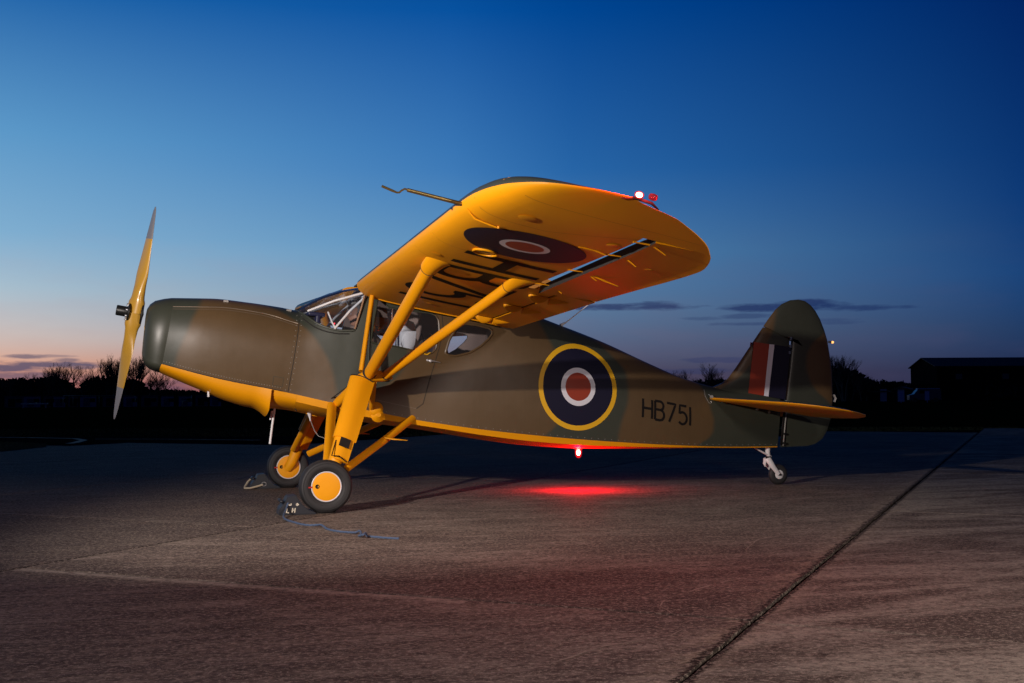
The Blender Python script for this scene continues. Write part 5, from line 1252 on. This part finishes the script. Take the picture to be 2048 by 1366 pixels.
for i, px in enumerate(range(-400, 2501, 20)):
    top = CAM.z+(789.5-cinterp(hp_, px)-1.5)/FOC*238; a = far(px, 236, -.07); b = far(px, 236, top*.86); c_ = far(px, 240, top*.86); d_ = far(px, 240, -.07); vs += [a, b, c_, d_]
    if i: fs += [((i-1)*4+k, (i-1)*4+k+1, i*4+k+1, i*4+k) for k in range(3)]
mb.add(vs, fs); mb.build("hedgerow", m_hedge, None, False, None, kind='stuff')

# ------------------------------------------------------------------ low stores and trailers by the far fence on the left
m_store = mat("blue_grey_sheet", (.16, .18, .30), .6, vary=(.4, .25)); m_store2 = mat("dull_canvas", (.06, .07, .12), .8, vary=(.5, .3)); m_roofl = mat("pale_roof_edge", (.30, .24, .13), .5)
def yaw_at(px): d = az_dir(px); return atan2(d.x, d.y)
units = [(-30, 40, 0), (30, 34, 1), (66, 30, 0), (98, 14, 1), (120, 22, 0), (148, 18, 1), (178, 30, 0), (225, 34, 1), (262, 26, 0), (300, 32, 1), (336, 24, 0), (372, 26, 0), (404, 24, 1), (432, 22, 0)]
names_ = ['at the left edge of the frame', 'second from the left edge', 'left of the small bright panel', 'narrow one behind the small bright panel', 'right of the small bright panel', 'below the tall clear tree', 'dark one left of the propeller tip', 'behind the lower propeller tip', 'just right of the propeller tip', 'below the nose bowl', 'left of the yellow barrier corner', 'behind the yellow barrier corner', 'under the front of the yellow cowling', 'rightmost before the cowling hides the row']
D_ = 150
for (px, wpx, kd), nm in zip(units, names_):
    wd = wpx/FOC*D_*.96; h = .02+21/FOC*D_ *.93+rnd.uniform(-.05, .05); p = far(px, D_, -.07); P = empty("storage_cabin", p, "low blue-grey storage cabin "+nm, "storage cabin", "storage cabins along the far fence"); P.rotation_euler = (0, 0, -yaw_at(px))
    MB().box((-wd/2, 0, 0), (wd/2, 2.4, h)).build("wall", m_store if kd == 0 else m_store2, P, False)
    MB().box((-wd/2-.06, -.1, h+.003), (wd/2+.06, 2.5, h+.08)).build("roof", m_store2, P, False)
    MB().box((-wd*.30, -.03, .1), (-wd*.30+.75, -.003, h-.25)).build("door", m_black if kd else m_store2, P, False)
    MB().box((wd*.10, -.03, h*.45), (wd*.10+.6, -.003, h*.8)).build("window", m_black, P, False)
def bar_between(name, a, b, r, m, label, cat): 
    return MB().tube([a, b], r, 6).build(name, m, None, True, label=label, cat=cat)
B1 = empty("barrier_rail", far(190, 146, -.07), "long pale yellow rail on posts in front of the storage cabins", "barrier")
B1c = far(190, 146, -.07)
a = far(128, 146, CAM.z+5/FOC*146)-B1c; b = far(272, 146, CAM.z+4.6/FOC*146)-B1c; MB().tube([a, b], .045, 6).build("rail", m_roofl, B1)
for px in (128, 148, 200, 240, 272): q = far(px, 146, -.07)-B1c; MB().tube([q, q+Vector((0, 0, 1.3))], .03, 6).build("post", m_roofl, B1)
q = far(378, 140, -.07); B2 = empty("barrier", q, "small yellow corner frame of a barrier under the nose of the aircraft", "barrier")
for nm, pa, pb in (("post", (384, 784), (384, 796)), ("rail", (366, 796), (384, 796)), ("post", (366, 796), (366, 808)), ("post", (384, 796), (384, 808))):
    A1 = far(pa[0], 140, CAM.z+(790-pa[1])/FOC*140)-q; A2 = far(pb[0], 140, CAM.z+(790-pb[1])/FOC*140)-q; MB().tube([A1, A2], .05, 6).build(nm, m_roofl, B2)
q = far(71, 138, CAM.z-9/FOC*138); o = MB().box((-1.4, 0, -.10), (1.4, 1.0, .02)).box((-1.2, .1, -.52), (-1.1, .2, -.10)).box((1.1, .1, -.52), (1.2, .2, -.10)); o = o.build("folding_table", mat("pale_table_top", (.5, .48, .45), .4), None, False, label="small pale flat-topped table in front of the storage cabins on the left", cat="table"); o.location = q; o.rotation_euler = (0, 0, -yaw_at(71))

# ------------------------------------------------------------------ hangar on the right, small sheds beside it
m_hang = mat("dark_profiled_sheet", (.010, .010, .010), .9, spec=0, vary=(.2, .3)); m_hang2 = mat("gable_sheet", (.010, .009, .009), .9, spec=0, vary=(.2, .3)); m_roof = mat("dark_roof_sheet", (.022, .022, .024), .8)
HD = 240; hp0 = far(1820, HD, -.07); HG = empty("hangar", hp0, "large dark pitched-roof hangar on the right horizon, its gable end facing left", "hangar")
scz = HD/FOC
ev = 50*scz+CAM.z+.07; rg = 66.5*scz+CAM.z+.07
gd = (far(1872, HD-2, 0)-far(1820, HD, 0)); gd.z = 0; gw = gd.length; gd.normalize()           # along the gable
ld = (far(2420, HD-12, 0)-far(1872, HD-2, 0)); ld.z = 0; LL = ld.length; ld.normalize()            # along the long side
# local frame: gable from origin along gx, length along lx; keep the plan a parallelogram squared towards the rear
def hv(u, v, z): return gd*u+ld*v+Vector((0, 0, z))
gd = (az_dir(1850)*-.9+R0*.55).normalized(); gd.z = 0; gd.normalize()
c0 = hp0; px2 = far(1872, HD-14, -.07)
gd = (px2-c0); gd.z = 0; gw = gd.length; gd.normalize(); ld = Vector((gd.y, -gd.x, 0)); 
if ld.dot(R0) < 0: ld = -ld
LL = 60
vs = [hv(0, 0, 0), hv(gw, 0, 0), hv(gw, 0, ev), hv(gw/2, 0, rg), hv(0, 0, ev)]; mesh("gable_wall", vs, [(0, 1, 2, 3, 4)], HG, m_hang2, False)
vs = [hv(gw, 0, 0), hv(gw, LL, 0), hv(gw, LL, ev), hv(gw, 0, ev)]; mesh("side_wall", vs, [(0, 1, 2, 3)], HG, m_hang, False)
vs = [hv(0, 0, 0), hv(0, LL, 0), hv(0, LL, ev), hv(0, 0, ev), hv(gw, LL, 0), hv(gw, LL, ev), hv(gw/2, LL, rg)]; mesh("rear_walls", vs, [(0, 3, 2, 1), (1, 2, 6, 5, 4)], HG, m_hang, False)
def slab(a, b, c_, d_, t, nm, m):
    n_ = (b-a).cross(d_-a).normalized()*t; v = [a, b, c_, d_, a+n_, b+n_, c_+n_, d_+n_]; mesh(nm, v, [(0, 1, 2, 3), (7, 6, 5, 4), (0, 4, 5, 1), (1, 5, 6, 2), (2, 6, 7, 3), (3, 7, 4, 0)], HG, m, False)
slab(hv(-.3, -.4, ev-.05), hv(gw/2, -.4, rg+.02), hv(gw/2, LL+.4, rg+.02), hv(-.3, LL+.4, ev-.05), .12, "roof", m_roof); slab(hv(gw/2, -.4, rg+.02), hv(gw+.3, -.4, ev-.05), hv(gw+.3, LL+.4, ev-.05), hv(gw/2, LL+.4, rg+.02), .12, "roof", m_roof)
for k in range(14):
    v = 2+k*4.2; mesh("buttress", [hv(gw+.02, v, 0), hv(gw+.02, v+.35, 0), hv(gw+.02, v+.35, ev-.2), hv(gw+.02, v, ev-.2), hv(gw+.4, v, 0), hv(gw+.4, v+.35, 0), hv(gw+.25, v+.35, ev-.2), hv(gw+.25, v, ev-.2)], [(4, 5, 6, 7), (0, 4, 7, 3), (1, 2, 6, 5), (3, 7, 6, 2)], HG, m_hang, False)
    if k % 2 == 0: mesh("window", [hv(gw+.02, v+1.4, ev*.62), hv(gw+.02, v+2.6, ev*.62), hv(gw+.02, v+2.6, ev*.78), hv(gw+.02, v+1.4, ev*.78)], [(0, 1, 2, 3)], HG, mat("dim_window", (.09, .09, .10), .2), False)
mesh("hangar_door", [hv(gw*.12, -.03, 0), hv(gw*.55, -.03, 0), hv(gw*.55, -.03, ev*.75), hv(gw*.12, -.03, ev*.75)], [(0, 1, 2, 3)], HG, m_hang, False)
def shed(px, wpx, hpx, d, m, label, roofm, name="shed", rise=6):
    p = far(px, d, -.07); P = empty(name, p, label, "shed" if name == "shed" else "van"); P.rotation_euler = (0, 0, -yaw_at(px)-.15); k = d/FOC; w_ = wpx*k; h = hpx*k+CAM.z
    MB().box((-w_/2, 0, 0), (w_/2, 4, h)).build("wall", m, P, False)
    mb = MB(); mb.add([(-w_/2-.1, -.2, h), (w_/2+.1, -.2, h), (w_/2+.1, 4.2, h), (-w_/2-.1, 4.2, h), (0, -.2, h+rise*k), (0, 4.2, h+rise*k)], [(0, 1, 4), (3, 5, 2), (0, 4, 5, 3), (1, 2, 5, 4), (0, 3, 2, 1)]); mb.build("roof", roofm, P, False)
    MB().box((-.5, -.03, 0), (.5, -.003, 2.0)).build("door", m_store, P, False)
shed(1800, 36, 11, 190, m_hang, "small dark pitched shed left of the hangar", m_roof)
shed(1765, 60, 6, 200, m_hang2, "long low shed between the trees and the pitched shed", m_roof, rise=3)
# parked van with pale blue roof in front of the gable, and a small sign post
vp = far(1846, 170, -.07); V_ = empty("parked_van", vp, "small dark van with a pale blue roof parked in front of the hangar gable", "van"); V_.rotation_euler = (0, 0, -yaw_at(1846)+.2)
m_vb = mat("van_paint", (.035, .04, .08), .35); m_vr = mat("van_roof_blue", (.10, .28, .50), .3)
pr = [(-2.1, .35), (-2.1, 1.0), (-1.5, 1.12), (-1.0, 1.75), (-.8, 1.85), (1.9, 1.85), (2.05, 1.7), (2.1, .35)]
n = len(pr); vs = [(x, -.85, z) for x, z in pr]+[(x, .85, z) for x, z in pr]
mesh("body", vs, [tuple(range(n)), tuple(range(2*n-1, n-1, -1))]+[(i, n+i, n+(i+1) % n, (i+1) % n) for i in range(n)], V_, m_vb, False)
MB().box((-.9, -.8, 1.853), (1.9, .8, 1.93)).build("roof", m_vr, V_, False)
mesh("side_window", [(-.85, -.853, 1.2), (-.1, -.853, 1.2), (-.1, -.853, 1.65), (-.95+.25, -.853, 1.65)], [(0, 1, 2, 3)], V_, m_black, False)
for x in (-1.35, 1.35):
    for y in (-.8, .8): MB().lathe([(.001, -.1), (.3, -.1), (.33, -.06), (.33, .06), (.3, .1), (.001, .1)], (x, y, .33), (0, 1, 0), 20).build("wheel", m_rubber, V_)
for px, lab in ((1800, "pale blue upright panel in the doorway of the small pitched shed"), (1852, "dim blue upright panel beside the parked van")):
    p = far(px, 165, -.07); o = MB().box((-.28, 0, .3), (.28, .05, 1.5)).box((-.04, .01, 0), (.04, .04, .3)).build("notice_board", mat("blue_board", (.10, .16, .42), .5), None, False, label=lab, cat="board"); o.location = p; o.rotation_euler = (0, 0, -yaw_at(px))
